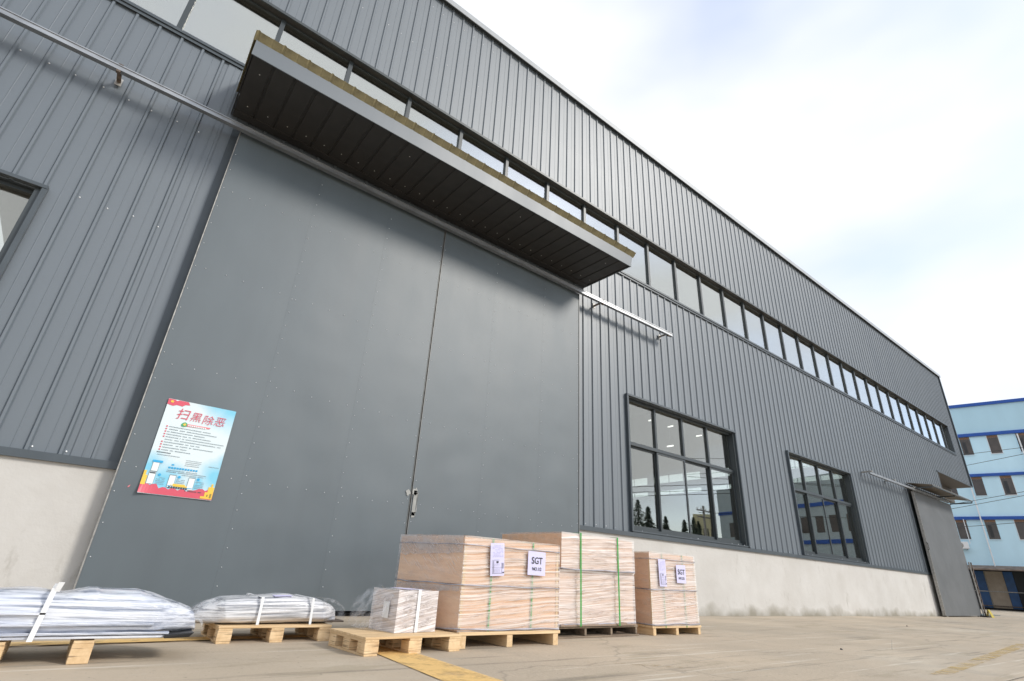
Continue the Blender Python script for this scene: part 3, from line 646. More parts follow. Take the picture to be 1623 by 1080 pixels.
def bwin(a, z0, z1, k):
    f = MB().box(a-.03, a+.62, -.02, .0, z0-.03, z1).build('window', MT['white'] if k % 3 == 0 else MT['bluewall'], bb)
    MB().box(a, a+.59, -.032, -.021, z0, z1-.16).build('pane', MT['darkglass'], f)
    MB().box(a, a+.59, -.034, -.021, z1-.155, z1).build('lintel', lint, f)
    if k % 2: MB().box(a+.10, a+.30, -.038, -.033, z0+.1, z1-.35).build('open_sash', MT['black'], f)
    MB().box(a-.05, a+.64, -.06, -.033, z0-.05, z0-.031).build('sill', MT['white'], f)
for zt, hgt in ((11.46, 1.28), (8.58, 1.28), (5.66, 1.26)):
    for k in range(-4, 6):
        bwin(3.66+1.556*k, zt-hgt, zt, k+int(zt))
def pipe(x, z0, z1, r=.04): MB().tube([(x, -.2, z0), (x, -.2, z1)], r, 6).build('downpipe', MT['white'], bb)
pipe(3.50, 2.6, 8.5); pipe(6.85, 5.0, 11.4); pipe(11.9, 2.6, 11.4); pipe(2.55, 4.1, 5.7, .025)
MB().prism_x([(-1.25, 2.38), (-1.25, 2.46), (0, 2.72), (0, 2.60)], LX0, LX1).build('porch_roof', mat('rusty_porch_sheet', (.20, .15, .12), .7, var=.4, vscale=3), bb)
xx = -2.0; 
pat = [(.55, 'bluepanel'), (.04, 'steel'), (.95, 'beige'), (.5, 'bluepanel'), (.75, 'darkin'), (1.2, 'darkin'), (.05, 'steel')]  # darkin bays are near-black sheets standing in for the unlit interior
i = 0
xx = 2.30-4.04
while xx < 11:
    wd, mn = pat[i % 7]
    MB().box(xx, xx+wd-.02, .72-.01*(i % 3), .9, .12, 2.38).build('shutter' if mn != 'steel' else 'door_post', MT[mn], bb); xx += wd; i += 1
MB().box(LX0, 12.4, .62, .66, 1.10, 1.15).build('push_rail', MT['steel'], bb); MB().box(LX0, 12.4, .62, .66, .22, .27).build('push_rail', MT['rust'], bb)
k = 0
x = 0.2
while x < 12: MB().box(x, x+.1, -1.15, -1.05, 0, 2.42).build('porch_post', MT['steel'], bb) if x > 5 else None; x += 4.0
def local(p): return (o0.x+ud.x*p[0]+nd.x*p[1], o0.y+ud.y*p[0]+nd.y*p[1], p[2])
ac = thing('air_conditioner', 'white outdoor air conditioner unit on the blue building below a window', 'air conditioner', local((1.70, -.38, 3.74)), math.atan2(ud.y, ud.x))
MB().box(0, .74, 0, .3, 0, .46).build('casing', MT['white'], ac, bevel=.02)
MB().tube([(.27, -.006, .23), (.27, -.012, .23)], .19, 16).build('fan_grille', MT['steel'], ac); MB().tube([(.27, -.013, .23), (.27, -.02, .23)], .08, 12).build('fan_hub', MT['ink'], ac)
for x in (.1, .6): MB().box(x, x+.04, .02, .38, -.05, -.002).build('bracket', MT['steel'], ac)
tk = thing('water_tank', 'teal blue plastic tank standing under the porch of the blue building', 'tank', local((4.95, -.2, .55)), math.atan2(ud.y, ud.x))
MB().prism_z([(.35*math.cos(t*math.pi/6)+.0, .35*math.sin(t*math.pi/6)) for t in range(12)], 0, .75).build('tank_body', mat('teal_plastic', (.02, .22, .42), .4), tk)
MB().box(-.3, .3, -.3, .3, -.55, -.002).build('stand', MT['steel'], tk)

# cables that cross in front of the blue building
cabs = [((1500, 722), (1640, 703)), ((1505, 741), (1640, 712)), ((1500, 806), (1640, 778)), ((1500, 799), (1640, 772)), ((1500, 835), (1640, 822))]
def ray(u_, v_): 
    d = Vector((u_-811.5, v_-540, 814.31)); return Vector((ex.dot(d), ey.dot(d), ez.dot(d)))
def onplane(u_, v_, dist):
    d = ray(u_, v_); t = dist/(d.x*nd.x+d.y*nd.y); return Vector((d.x*t, d.y*t, H+d.z*t))
for i, (a, b) in enumerate(cabs):
    p = onplane(*a, 44); q = onplane(*b, 40); dv = q-p; p2 = p-dv*.8; q2 = q+dv*3
    pts = []
    for k in range(25):
        t = k/24; r = p2.lerp(q2, t); r.z -= .5*4*t*(1-t)*.3; pts.append(r)
    lab = ['highest', 'second highest', 'third highest', 'second lowest', 'lowest'][[0, 1, 3, 2, 4][i]]
    o = MB().tube(pts, .014, 5).build('overhead_cable', MT['cable']); tag(o, lab+' thin overhead cable crossing before the blue building', 'cable', 'overhead cables')

# ------------------------------------------------------------------ across the yard (seen mirrored in the panes)
def mirror(u_, v_, dist):
    d = ray(u_, v_); h = math.hypot(d.x, d.y); t = dist/h; return Vector((d.x*t, 12-d.y*t, H+d.z*t))
def conifer(u_, vtop, dist, wid, lab):
    p = mirror(u_, vtop, dist); hh = p.z; random.seed(int(u_))
    t = thing('conifer_tree', lab, 'tree', (p.x, p.y, 0), 0, 'conifers across the yard')
    MB().tube([(0, 0, 0), (0, 0, hh*.97)], [.16, .03], 7).build('trunk', MT['bark'], t)
    c = MB()
    for k in range(1500):
        f = random.random()**.8; z = hh*(.12+.88*f); a = random.random()*6.283; r = wid*(1-f)**.85*(.2+.8*random.random())*(1+.35*math.sin(z*3.1+a*2))
        x, y = r*math.cos(a), r*math.sin(a); s = .15+.20*(1-f)
        d1 = Vector((math.cos(a), math.sin(a), -.3))*s*1.6; d2_ = Vector((-math.sin(a), math.cos(a), random.uniform(-.4, .4)))*s*.6
        q = Vector((x, y, z)); c.quad(q-d2_, q+d1, q+d2_, q-d1*.3)
    me = c.mesh('crown'); obj('crown', me, MT['treeleaf'], t)
conifer(1013, 792, 70, 3.0, 'broad dark conifer mirrored leftmost in the window nearest the gate')
conifer(1030, 803, 60, 1.6, 'slim conifer mirrored second from left in the nearest window')
conifer(1056, 818, 72, 1.8, 'bushy conifer mirrored in the second pane of the nearest window')
conifer(1086, 824, 75, 1.7, 'small conifer mirrored beside the middle mullion of the nearest window')
conifer(1101, 820, 80, 1.9, 'conifer mirrored before the pale yellow building')
conifer(1109, 826, 82, 1.4, 'short conifer mirrored beside the pale yellow building')
p = mirror(1118, 802, 55)
pl = thing('power_pole', 'concrete power pole with crossarms mirrored in the nearest window', 'power pole', (p.x, p.y, 0))
MB().tube([(0, 0, 0), (0, 0, p.z)], [.17, .11], 8).build('pole', MT['steel'], pl)
for dz in (.5, 1.1): MB().box(-1.1, 1.1, -.05, .05, p.z-dz, p.z-dz+.1).build('crossarm', MT['steel'], pl)
for x in (-1, -.4, .4, 1): MB().tube([(x, 0, p.z-.4), (x, 0, p.z-.2)], .05, 6).build('insulator', MT['white'], pl)
for j, vv in enumerate((778, 787, 793)):
    q0 = mirror(985, vv-6, 60); q1 = mirror(1200, vv-12, 60); pts = [q0.lerp(q1, k/12) for k in range(13)]
    tag(MB().tube(pts, .03, 4).build('overhead_cable', MT['cable']), ['upper', 'middle', 'lower'][j]+' cable mirrored across the window nearest the gate', 'cable', 'cables across the yard')
p = mirror(1100, 815, 95); q = mirror(1131, 812, 95)
yb = thing('yellow_building', 'pale yellow block mirrored in the third pane of the nearest window', 'building', (p.x, p.y, 0), math.atan2(q.y-p.y, q.x-p.x))
Lw = math.hypot(q.x-p.x, q.y-p.y); MB().box(0, Lw, -8, 0, 0, p.z).build('wall', MT['yellowish'], yb)
for k in range(5): MB().box(Lw*(k+.3)/5, Lw*(k+.7)/5, .0, .03, p.z*.55, p.z*.8).build('window', MT['darkglass'], yb)
lb = thing('low_shed', 'low white shed mirrored behind the conifers in the nearest window', 'building', (mirror(1060, 838, 90).x, mirror(1060, 838, 90).y, 0), -.6)
MB().box(-25, 12, -5, 0, 0, 3.2).build('wall', mat('white_render', (.55, .56, .56), .8), lb); MB().box(-25.2, 12.2, -5.2, .2, 3.2, 3.4).build('roof', MT['steel'], lb)

# ------------------------------------------------------------------ pallets
def pallet_block(label, fl, wx, dy, h, rz, nx, ny, bw, group=None, solid=False):
    """pallet on pressed blocks: boards along the depth under the blocks, deck boards above"""
    t = thing('pallet', label, 'pallet', (fl[0], fl[1], 0), rz)
    td = .014; bb_ = .012; hb = h-2*td-bb_
    xs = [k*(wx-bw)/(nx-1) for k in range(nx)]; ys = [k*(dy-bw)/(ny-1) for k in range(ny)]
    for x in xs:
        MB().box(x+.003, x+bw-.003, 0, dy, 0, bb_).build('bottom_board', MT['decky'], t, bevel=.0015)
        MB().box(x+.002, x+bw-.002, 0, dy, bb_+hb, bb_+hb+td).build('stringer_board', MT['decky'], t, bevel=.0015)
        for y in ys:
            j = random.uniform(-.003, .003)
            MB().box(x+j, x+bw+j, y+.001, y+bw-.001, bb_+.0005, bb_+hb-.0005).build('block', MT['block'], t, bevel=.002)
    y = 0; n = 5; g_ = .004 if solid else .018; wd = (dy-g_*(n-1))/n
    for k in range(n):
        MB().box(-.002, wx+.002, y-.002, y+wd, h-td, h+random.uniform(-.001, .001)).build('deck_board', MT['deck'], t, bevel=.0015); y += wd+g_
    return t
def pallet_beam(label, fl, wx, dy, h, rz, xs, bw, mdeck='deck', mbeam='decky', front_board=False, side_gap=0):
    t = thing('pallet', label, 'pallet', (fl[0], fl[1], 0), rz)
    td = .022
    b0 = .016 if front_board else 0
    for x in xs: MB().box(x, x+bw, 0, dy, b0+.0005, h-td-.0005).build('beam', MT[mbeam], t, bevel=.002)
    n = 6; wd = (dy-.015*(n-1))/n; y = 0
    for k in range(n):
        MB().box(-.004, wx+.004, y-.004, y+wd, h-td, h).build('deck_board', MT[mdeck], t, bevel=.0015)
        if front_board and k % 2 == 0: MB().box(-.01, wx+.01, y-.012, y+wd+.01, 0, b0).build('bottom_board', MT[mdeck], t, bevel=.0015)
        y += wd+.015
    return t
pallet_block('small light wood pallet on blocks carrying the small strapped carton', (1.54, 3.385), .735, .50, .103, math.radians(4.5), 3, 3, .098, solid=True)
pallet_beam('light wood pallet under the big crate marked 1/2', (2.30, 3.515), .985, .64, .105, math.radians(.8), [.01, .44, .915], .055)
pallet_beam('dark weathered pallet under the tall crate with two bright green straps', (3.53, 3.85), 1.17, .80, .10, math.radians(2.2), [0, .385, .755, 1.14], .028, 'oldwood', 'oldwood', True)
pallet_beam('light wood pallet under the farthest crate marked 2/2', (4.90, 3.86), .83, .62, .09, math.radians(-1.0), [.01, .385, .775], .045)
pallet_block('light wood pallet under the short wrapped bundle', (.85, 4.09), .74, .50, .10, math.radians(.5), 3, 3, .088)
def pallet_narrow(label, x, y, rz=0):
    t = thing('pallet', label, 'pallet', (x, y, 0), rz)
    for xx_, wz in ((-.23, .085), (.10, .085)):
        for yy in (0, .20, .40): MB().box(xx_, xx_+wz, yy, yy+.09, .001, .086).build('block', MT['block'], t, bevel=.002)
        MB().box(xx_+.002, xx_+wz-.002, 0, .49, .0865, .0985).build('stringer_board', MT['decky'], t, bevel=.001)
    return t
pallet_narrow('pallet blocks under the long wrapped bundle at the left edge', .01, 3.53)

# ------------------------------------------------------------------ crates
def lerp(a, b, t): return (a[0]+(b[0]-a[0])*t, a[1]+(b[1]-a[1])*t)
def wrap(C, z0, z1, nu, off, amp, fronts, parent, seed, top='film_top', edges=True):
    """stretch film round a box with corners C (front-left, front-right, back-right, back-left)"""
    cx = sum(c[0] for c in C)/4; cy = sum(c[1] for c in C)/4
    for e in range(4):
        A, B = C[e], C[(e+1) % 4]; nx, ny = (B[1]-A[1]), -(B[0]-A[0]); l = math.hypot(nx, ny); nx /= l; ny /= l
        A = (A[0]+nx*off-(B[0]-A[0])/l*off, A[1]+ny*off-(B[1]-A[1])/l*off); B = (B[0]+nx*off+(B[0]-C[e][0])/l*off, B[1]+ny*off+(B[1]-C[e][1])/l*off)
        nz = 26; v = []; f = []
        for j in range(nz+1):
            for i in range(nu+1):
                p = lerp(A, B, i/nu); z = z0+(z1+off-z0)*j/nz; ed = min(1, 6*min(i/nu, 1-i/nu))*min(1, 5*min(j/nz, 1-j/nz)+.2)
                d = amp*(noise.noise(Vector((p[0]*3+seed, p[1]*3, z*38+1.5*noise.noise(Vector((p[0]*5, p[1]*5, z*4+seed))))))*.8+.2)*ed
                v.append((p[0]+nx*(d if d > 0 else d*.2), p[1]+ny*(d if d > 0 else d*.2), z))
        for j in range(nz):
            for i in range(nu): q = j*(nu+1)+i; f.append([q, q+1, q+nu+2, q+nu+1])
        me = bpy.data.meshes.new('film'); me.from_pydata(v, [], f); me.update()
        for p in me.polygons: p.use_smooth = True
        obj('film', me, MT[fronts[e]], parent)
    if top:
        nu2 = 14; v = []; f = []
        for j in range(nu2+1):
            for i in range(nu2+1):
                p = lerp(lerp(C[0], C[1], i/nu2), lerp(C[3], C[2], i/nu2), j/nu2)
                v.append((p[0], p[1], z1+off+.004*noise.noise(Vector((p[0]*9+seed, p[1]*9, 0)))))
        for j in range(nu2):
            for i in range(nu2): q = j*(nu2+1)+i; f.append([q, q+1, q+nu2+2, q+nu2+1])
        me = bpy.data.meshes.new('film'); me.from_pydata(v, [], f); me.update(); obj('film', me, MT[top], parent)
def hem(C, z, off, r, parent, sag=.006, seed=0, m='film_hem'):
    pts = []; n = 14
    for e in range(4):
        A, B = C[e], C[(e+1) % 4]; nx, ny = (B[1]-A[1]), -(B[0]-A[0]); l = math.hypot(nx, ny); nx /= l; ny /= l
        for i in range(n+1):
            p = lerp(A, B, i/n); k = 1
            pts.append((p[0]+nx*off, p[1]+ny*off, z+sag*noise.noise(Vector((p[0]*4+seed, p[1]*4, z*3)))))
    pts.append(pts[0])
    rr = [r*(1+.7*noise.noise(Vector((i*.6+seed, 1, 2)))) for i in range(len(pts))]
    MB().tube(pts, rr, 6, False).build('film_hem', MT[m], parent, True)
def strap(A, Bk, z0, z1, wd, parent, m, dirx, off=.012, name='strap'):
    """flat band looped over front, top, back and underside; A front point, Bk back point"""
    th = .002; dx, dy = dirx
    path = [(A[0], A[1]-off, z0), (A[0], A[1]-off, (z0+z1)/2), (A[0], A[1]-off, z1+off*.7), (Bk[0], Bk[1]+off, z1+off*.7), (Bk[0], Bk[1]+off, z0)]
    b = MB(); hw = wd/2
    for p, q in zip(path, path[1:]+path[:1]):
        n = (0, -th, 0) if abs(p[1]-q[1]) < 1e-6 and p[1] < Bk[1] else ((0, th, 0) if abs(p[1]-q[1]) < 1e-6 else (0, 0, th))
        P = [(p[0]-hw*dx, p[1]-hw*dy, p[2]), (p[0]+hw*dx, p[1]+hw*dy, p[2]), (q[0]+hw*dx, q[1]+hw*dy, q[2]), (q[0]-hw*dx, q[1]-hw*dy, q[2])]
        b.hexa(P, [tuple(c+n_ for c, n_ in zip(pt, n)) for pt in P])
    b.build(name, MT[m], parent)
def text_mesh(s, size, m, parent, loc, rot, bold=0, name='lettering', align='CENTER', shear=0, ext=.0002, sx=1):
    cu = bpy.data.curves.new(name, 'FONT'); cu.body = s; cu.size = size; cu.align_x = align; cu.align_y = 'CENTER'; cu.offset = bold; cu.extrude = ext; cu.shear = shear; cu.resolution_u = 3
    o = bpy.data.objects.new(name, cu); COL.objects.link(o); bpy.context.view_layer.update()
    me = bpy.data.meshes.new_from_object(o.evaluated_get(bpy.context.evaluated_depsgraph_get())); bpy.data.objects.remove(o); bpy.data.curves.remove(cu)
    me.name = name; me.materials.clear()
    n = obj(name, me, m, parent, loc); n.rotation_euler = rot; n.scale.x = sx; return n
def face_frame(A, B):                      # angle of a front face
    return math.atan2(B[1]-A[1], B[0]-A[0])
def sheet_label(parent, A, B, u, z, wd, ht, tilt, kind, no=''):
    """paper sheet taped on the front face A-B at distance u along it; z is its centre"""
    a = face_frame(A, B); l = math.hypot(B[0]-A[0], B[1]-A[1]); c = lerp(A, B, u/l)
    nx, ny = math.sin(a), -math.cos(a)
    off = .032
    e = obj('shipping_sheet' if kind == 'doc' else 'marking_sheet', None, None, parent, (c[0]+nx*off, c[1]+ny*off, z))
    e.rotation_euler = (math.radians(90), tilt, a) ; e.rotation_mode = 'XYZ'
    nx_, ny_ = 8, 10; v = []; f = []
    for j in range(ny_+1):
        for i in range(nx_+1):
            x = wd*(i/nx_-.5); y = ht*(j/ny_-.5); v.append((x, y, .003*math.sin(3*x/wd+1.3)*math.cos(2.2*y/ht)))
    for j in range(ny_):
        for i in range(nx_): q = j*(nx_+1)+i; f.append([q, q+1, q+nx_+2, q+nx_+1])
    e2 = bpy.data.meshes.new('sheet'); e2.from_pydata(v, [], f); e2.update(); e.name = e.name
    # the sheet itself is the part; print on it are sub-parts
    name = 'shipping_sheet' if kind == 'doc' else 'marking_sheet'
    loc, rot = e.location.copy(), e.rotation_euler.copy(); bpy.data.objects.remove(e)
    s = obj(name, e2, MT['paper'], parent, loc); s.rotation_euler = rot
    k = .0045
    if kind == 'mark':
        text_mesh('SGT', ht*.40, MT['ink'], s, (0, ht*.10, k), (0, 0, 0), bold=ht*.005, sx=.92)
        text_mesh('NO.'+no, ht*.19, MT['ink'], s, (0, -ht*.24, k), (0, 0, 0), bold=ht*.003, sx=.95)
    else:
        b = MB()
        def ln(x0, y0, x1, y1, w=.0018): b.box(min(x0, x1)*wd-w/2, max(x0, x1)*wd+w/2, min(y0, y1)*ht-w/2, max(y0, y1)*ht+w/2, k, k+.0003)
        random.seed(len(parent.name)*7+5)
        ln(-.36, -.02, -.36, -.42); ln(-.36, -.42, .30, -.42); ln(.30, -.42, .30, -.10); ln(-.30, -.02, .12, -.02); ln(-.40, -.24, .34, -.24, .001); ln(-.28, -.05, -.28, -.40, .003)
        for q in range(5): ln(.36, -.12-q*.035, .42, -.12-q*.035, .004)
        ln(.38, -.40, .44, -.40, .008); ln(-.06, -.07, .04, -.07, .008); ln(-.06, -.10, .04, -.10, .005)
        for q in range(6):
            x = -.25+q*.07; b.quad((x*wd, -.40*ht, k+.0003), ((x+.008)*wd, -.40*ht, k+.0003), ((x+.075)*wd, -.27*ht, k+.0003), ((x+.067)*wd, -.27*ht, k+.0003))
            b.quad((x*wd, -.20*ht, k+.0003), ((x+.008)*wd, -.20*ht, k+.0003), ((x+.055)*wd, -.13*ht, k+.0003), ((x+.047)*wd, -.13*ht, k+.0003))
        b.build('print', MT['ink'], s)
        c_ = MB()
        for q in range(9):
            y = .42-q*.042; x = -.36
            while x < .34:
                w_ = random.uniform(.04, .14)
                if random.random() < .75: c_.box(x*wd, min(x+w_, .40)*wd, y*ht, y*ht+.0016, k, k+.0003)
                x += w_+.03
        c_.build('print', MT['ink2'], s)
    return s

def crate(label, C, z0, zm, zl, z1, seed, front, side, gap=True):
    t = thing('crate', label, 'crate', (0, 0, 0))
    def ring(a, b, nm, inset=0):
        cx = sum(c[0] for c in C)/4; cy = sum(c[1] for c in C)/4
        P = [(c[0]+(cx-c[0])*inset, c[1]+(cy-c[1])*inset) for c in C]
        o = MB().hexa([(x, y, a) for x, y in P], [(x, y, b) for x, y in P]).build(nm, MT['ply'], t, bevel=.002)
        o.data.materials.append(MT['plyside'])
        for p in o.data.polygons:
            if abs(p.normal.x) > .7: p.material_index = 1
        return o
    ring(z0+.002, zm-.002, 'lower_box'); ring(zm+.002, zl-.002, 'upper_box'); ring(zl+.001, z1, 'lid', -.008)
    for u in (.012, .988):                                   # corner battens
        c = lerp(C[0], C[1], u); MB().box(c[0]-.012, c[0]+.012, c[1]-.006, c[1]+.01, z0+.01, zl-.008).build('corner_batten', MT['deck'], t)
    wrap(C, z0-.004, z1, 40, .012, .008, [front, side, side, side], t, seed)
    hem(C, zm, .020, .0045, t, .010, seed); hem(C, zl, .021, .0035, t, .006, seed+3); hem(C, z0+.012, .020, .0055, t, .010, seed+6)
    return t
def wrinkle_bits(par, A, B, z0, z1, n, m, seed, off=.018, lmin=.02, lmax=.12, slope=.1):
    """small folds standing up from the film"""
    random.seed(seed); a = face_frame(A, B); l = math.hypot(B[0]-A[0], B[1]-A[1]); nx, ny = math.sin(a), -math.cos(a); b = MB()
    for k in range(n):
        u = random.uniform(.03, .97); z = random.uniform(z0, z1); c = lerp(A, B, u); ln = random.uniform(lmin, lmax); s = random.gauss(slope, .06)
        if u*l+ln > l: continue
        d = lerp(A, B, u+ln/l); h = random.uniform(.0012, .0032)
        b.quad((c[0]+nx*off, c[1]+ny*off, z), (d[0]+nx*off, d[1]+ny*off, z+ln*s), ((c[0]+d[0])/2+nx*(off+.004), (c[1]+d[1])/2+ny*(off+.004), z+ln*s/2+h))
        b.quad((c[0]+nx*off, c[1]+ny*off, z), ((c[0]+d[0])/2+nx*(off+.004), (c[1]+d[1])/2+ny*(off+.004), z+ln*s/2-h*.3), (d[0]+nx*off, d[1]+ny*off, z+ln*s))
    o = b.build('film_fold', MT[m], par); o['kind'] = 'stuff'
fold = mat('film_fold_white', (.84, .80, .78), .25)
MT['fold'] = fold

C1 = [(2.30, 3.535), (3.275, 3.55), (3.27, 4.19), (2.09, 4.17)]
c1 = crate('big plywood crate in stretch film with sheet reading SGT NO.1/2', C1, .107, .412, .690, .742, 1, 'film_front', 'film_side')
sheet_label(c1, C1[0], C1[1], .295, .600, .135, .235, -.06, 'doc')
sheet_label(c1, C1[0], C1[1], .705, .592, .190, .180, .01, 'mark', '1/2')
for u in (.27, .70):
    f_ = lerp(C1[0], C1[1], u); b_ = lerp(C1[3], C1[2], u); b_ = (f_[0], b_[1])
    strap(f_, b_, .086, .742, .014, c1, 'green', (1, 0), .0095)
wrinkle_bits(c1, C1[0], C1[1], .13, .70, 110, 'fold', 5, .018, .06, .34, .07)

MT['film_cap'] = film('stretch_film_doubled', .42, .66, (.50, .49, .50), st=(7, 7, 14), rot=-.5, amin=.35, amax=.72, rough=.14, seed=12)
def film_cap(par, C, z0, z1, off, seed):
    A, B = C[3], C[0]; nx, ny = (B[1]-A[1]), -(B[0]-A[0]); l = math.hypot(nx, ny); nx /= l; ny /= l; v = []; f = []
    for i in range(25):
        p = lerp(A, B, i/24); zb = z0+.02*noise.noise(Vector((i*.5, seed, 0)))+.03*(i/24)
        for j in range(5):
            z = zb+(z1-zb)*j/4; d = off+.003*noise.noise(Vector((i*.9, j*.8, seed))); v.append((p[0]+nx*d, p[1]+ny*d, z))
    for i in range(24):
        for j in range(4): q = i*5+j; f.append([q, q+5, q+6, q+1])
    me = bpy.data.meshes.new('film_overlap'); me.from_pydata(v, [], f); me.update()
    for p in me.polygons: p.use_smooth = True
    obj('film_overlap', me, MT['film_cap'], par)
film_cap(c1, C1, .600, .752, .022, 1); film_cap(c1, C1, .34, .40, .021, 2)
wrinkle_bits(c1, C1[3], C1[0], .55, .73, 45, 'fold', 15, .024, .02, .12, -.9)
C2 = [(3.58, 3.86), (4.66, 3.90), (4.64, 4.66), (3.50, 4.64)]
c2_ = thing('crate', 'tall milky wrapped crate in two tiers with two bright green straps', 'crate')
def ring2(C, a, b, nm):
    MB().hexa([(x, y, a) for x, y in C], [(x, y, b) for x, y in C]).build(nm, MT['ply'], c2_, bevel=.003)
C2u = [(3.575, 3.83), (4.645, 3.875), (4.63, 4.68), (3.49, 4.66)]
ring2(C2, .103, .555, 'lower_box'); ring2(C2u, .575, .880, 'upper_box')
wrap(C2, .095, .566, 44, .014, .012, ['film_pale', 'film_side', 'film_side', 'film_side'], c2_, 21, None)
wrap(C2u, .572, .880, 44, .014, .010, ['film_pale', 'film_side', 'film_side', 'film_side'], c2_, 33)
hem(C2u, .578, .020, .006, c2_, .012, 5); hem(C2, .112, .020, .006, c2_, .012, 8)
# crinkled brown sheet sagging between crate and pallet
v = []; f = []; n = 60
for i in range(n+1):
    p = lerp(C2[0], C2[1], i/n); z = .112+.006*noise.noise(Vector((i*.35, 0, 0)))+(.014*math.exp(-((i-48)/4)**2)); 
    v += [(p[0], p[1]-.026, z), (p[0]+.003, p[1]-.034-.01*noise.noise(Vector((i*.5, 3, 0))), .098+.006*noise.noise(Vector((i*.9, 5, 0))))]
for i in range(n): f.append([2*i, 2*i+2, 2*i+3, 2*i+1])
me = bpy.data.meshes.new('liner_sheet'); me.from_pydata(v, [], f); obj('liner_sheet', me, mat('brown_liner_sheet', (.22, .15, .10), .6), c2_)
for u in (.225, .745):
    f_ = lerp(C2u[0], C2u[1], u); b_ = lerp(C2u[3], C2u[2], u); b_ = (f_[0], b_[1])
    strap(f_, b_, .098, .884, .018, c2_, 'green', (1, 0), .026)
wrinkle_bits(c2_, C2[0], C2[1], .13, .54, 120, 'fold', 6, .024, .06, .34, .09)
wrinkle_bits(c2_, C2u[0], C2u[1], .59, .86, 80, 'fold', 7, .024, .06, .34, .01)

C3 = [(4.905, 3.865), (5.69, 3.85), (5.71, 4.44), (4.99, 4.46)]
c3 = crate('smallest of the three crates, farthest right, with sheet reading SGT NO.2/2', C3, .092, .435, .735, .795, 43, 'film_pale', 'film_side')
sheet_label(c3, C3[0], C3[1], .175, .600, .120, .270, -.02, 'doc')
sheet_label(c3, C3[0], C3[1], .500, .600, .165, .185, .01, 'mark', '2/2')
for u in (.265, .72):
    f_ = lerp(C3[0], C3[1], u); b_ = lerp(C3[3], C3[2], u); b_ = (f_[0], b_[1])
    strap(f_, b_, .072, .797, .012, c3, 'green', (1, 0), .0090)
wrinkle_bits(c3, C3[0], C3[1], .12, .76, 100, 'fold', 8, .018, .06, .30, .06)

# small strapped carton on the small pallet
CB = [(1.815, 3.555), (2.135, 3.60), (2.12, 3.89), (1.775, 3.85)]
bx = thing('carton', 'small film wrapped carton with one white strap on the small pallet', 'carton')
o = MB().hexa([(x, y, .105) for x, y in CB], [(x, y, .350) for x, y in CB]).build('box', MT['ply'], bx, bevel=.006)
MT['carton'] = mat('brown_carton', (.50, .36, .27), .8, var=.06, vscale=6); o.data.materials.clear(); o.data.materials.append(MT['carton'])
wrap(CB, .104, .352, 30, .010, .010, ['film_small', 'film_side', 'film_side', 'film_small'], bx, 51)
wrinkle_bits(bx, CB[0], CB[1], .13, .34, 160, 'fold', 9, .016, .02, .10, .22)
f_ = lerp(CB[0], CB[1], .50); strap(f_, (f_[0], 3.87), .1045, .352, .024, bx, 'white', (1, .1), .018)
dl_ = MB().box(-.035, .035, -.001, .001, -.05, .05).build('label', MT['white'], bx); dl_.location = (1.793, 3.655, .235); dl_.rotation_euler = (0, 0, math.atan2(3.85-3.555, 1.775-1.815)); dl_.location.x -= .014
tp = MB().box(1.88, 2.03, 3.60, 3.84, .3655, .3662).build('top_label', MT['paper'], bx)
def tail(name, ctrl, par, m='film_tail', n=14):
    """loose film: surface through rows of control points"""
    rows = len(ctrl); v = []; f = []
    cols = len(ctrl[0])
    N_ = n
    def cat(a, b, c, d, t): return .5*((2*b)+(-a+c)*t+(2*a-5*b+4*c-d)*t*t+(-a+3*b-3*c+d)*t**3)
    def samp(line, t):
        k = min(int(t*(len(line)-1)), len(line)-2); u = t*(len(line)-1)-k
        g_ = lambda q: Vector(line[max(0, min(len(line)-1, q))])
        return cat(g_(k-1), g_(k), g_(k+1), g_(k+2), u)
    for j in range(N_+1):
        line = [tuple(samp([ctrl[r][c] for r in range(rows)], j/N_)) for c in range(cols)]
        for i in range(N_+1):
            p = samp(line, i/N_); q = noise.noise_vector(p*9)*.003; v.append(tuple(p+q))
    for j in range(N_):
        for i in range(N_): q = j*(N_+1)+i; f.append([q, q+1, q+N_+2, q+N_+1])
    me = bpy.data.meshes.new(name); me.from_pydata(v, [], f); me.update()
    for p in me.polygons: p.use_smooth = True
    return obj(name, me, MT[m], par)
tail('loose_film', [[(1.79, 3.84, .365), (1.76, 3.72, .36), (1.80, 3.60, .33)], [(1.72, 3.90, .34), (1.70, 3.76, .31), (1.77, 3.62, .27)], [(1.65, 3.93, .25), (1.66, 3.78, .21), (1.755, 3.64, .18)], [(1.64, 3.94, .12), (1.67, 3.80, .108), (1.76, 3.66, .108)]], bx)
tail('film_tuft', [[(1.76, 3.82, .36), (1.80, 3.80, .375), (1.84, 3.84, .362)], [(1.75, 3.87, .36), (1.80, 3.85, .385), (1.86, 3.88, .36)], [(1.77, 3.90, .355), (1.81, 3.89, .385), (1.86, 3.91, .355)]], bx)

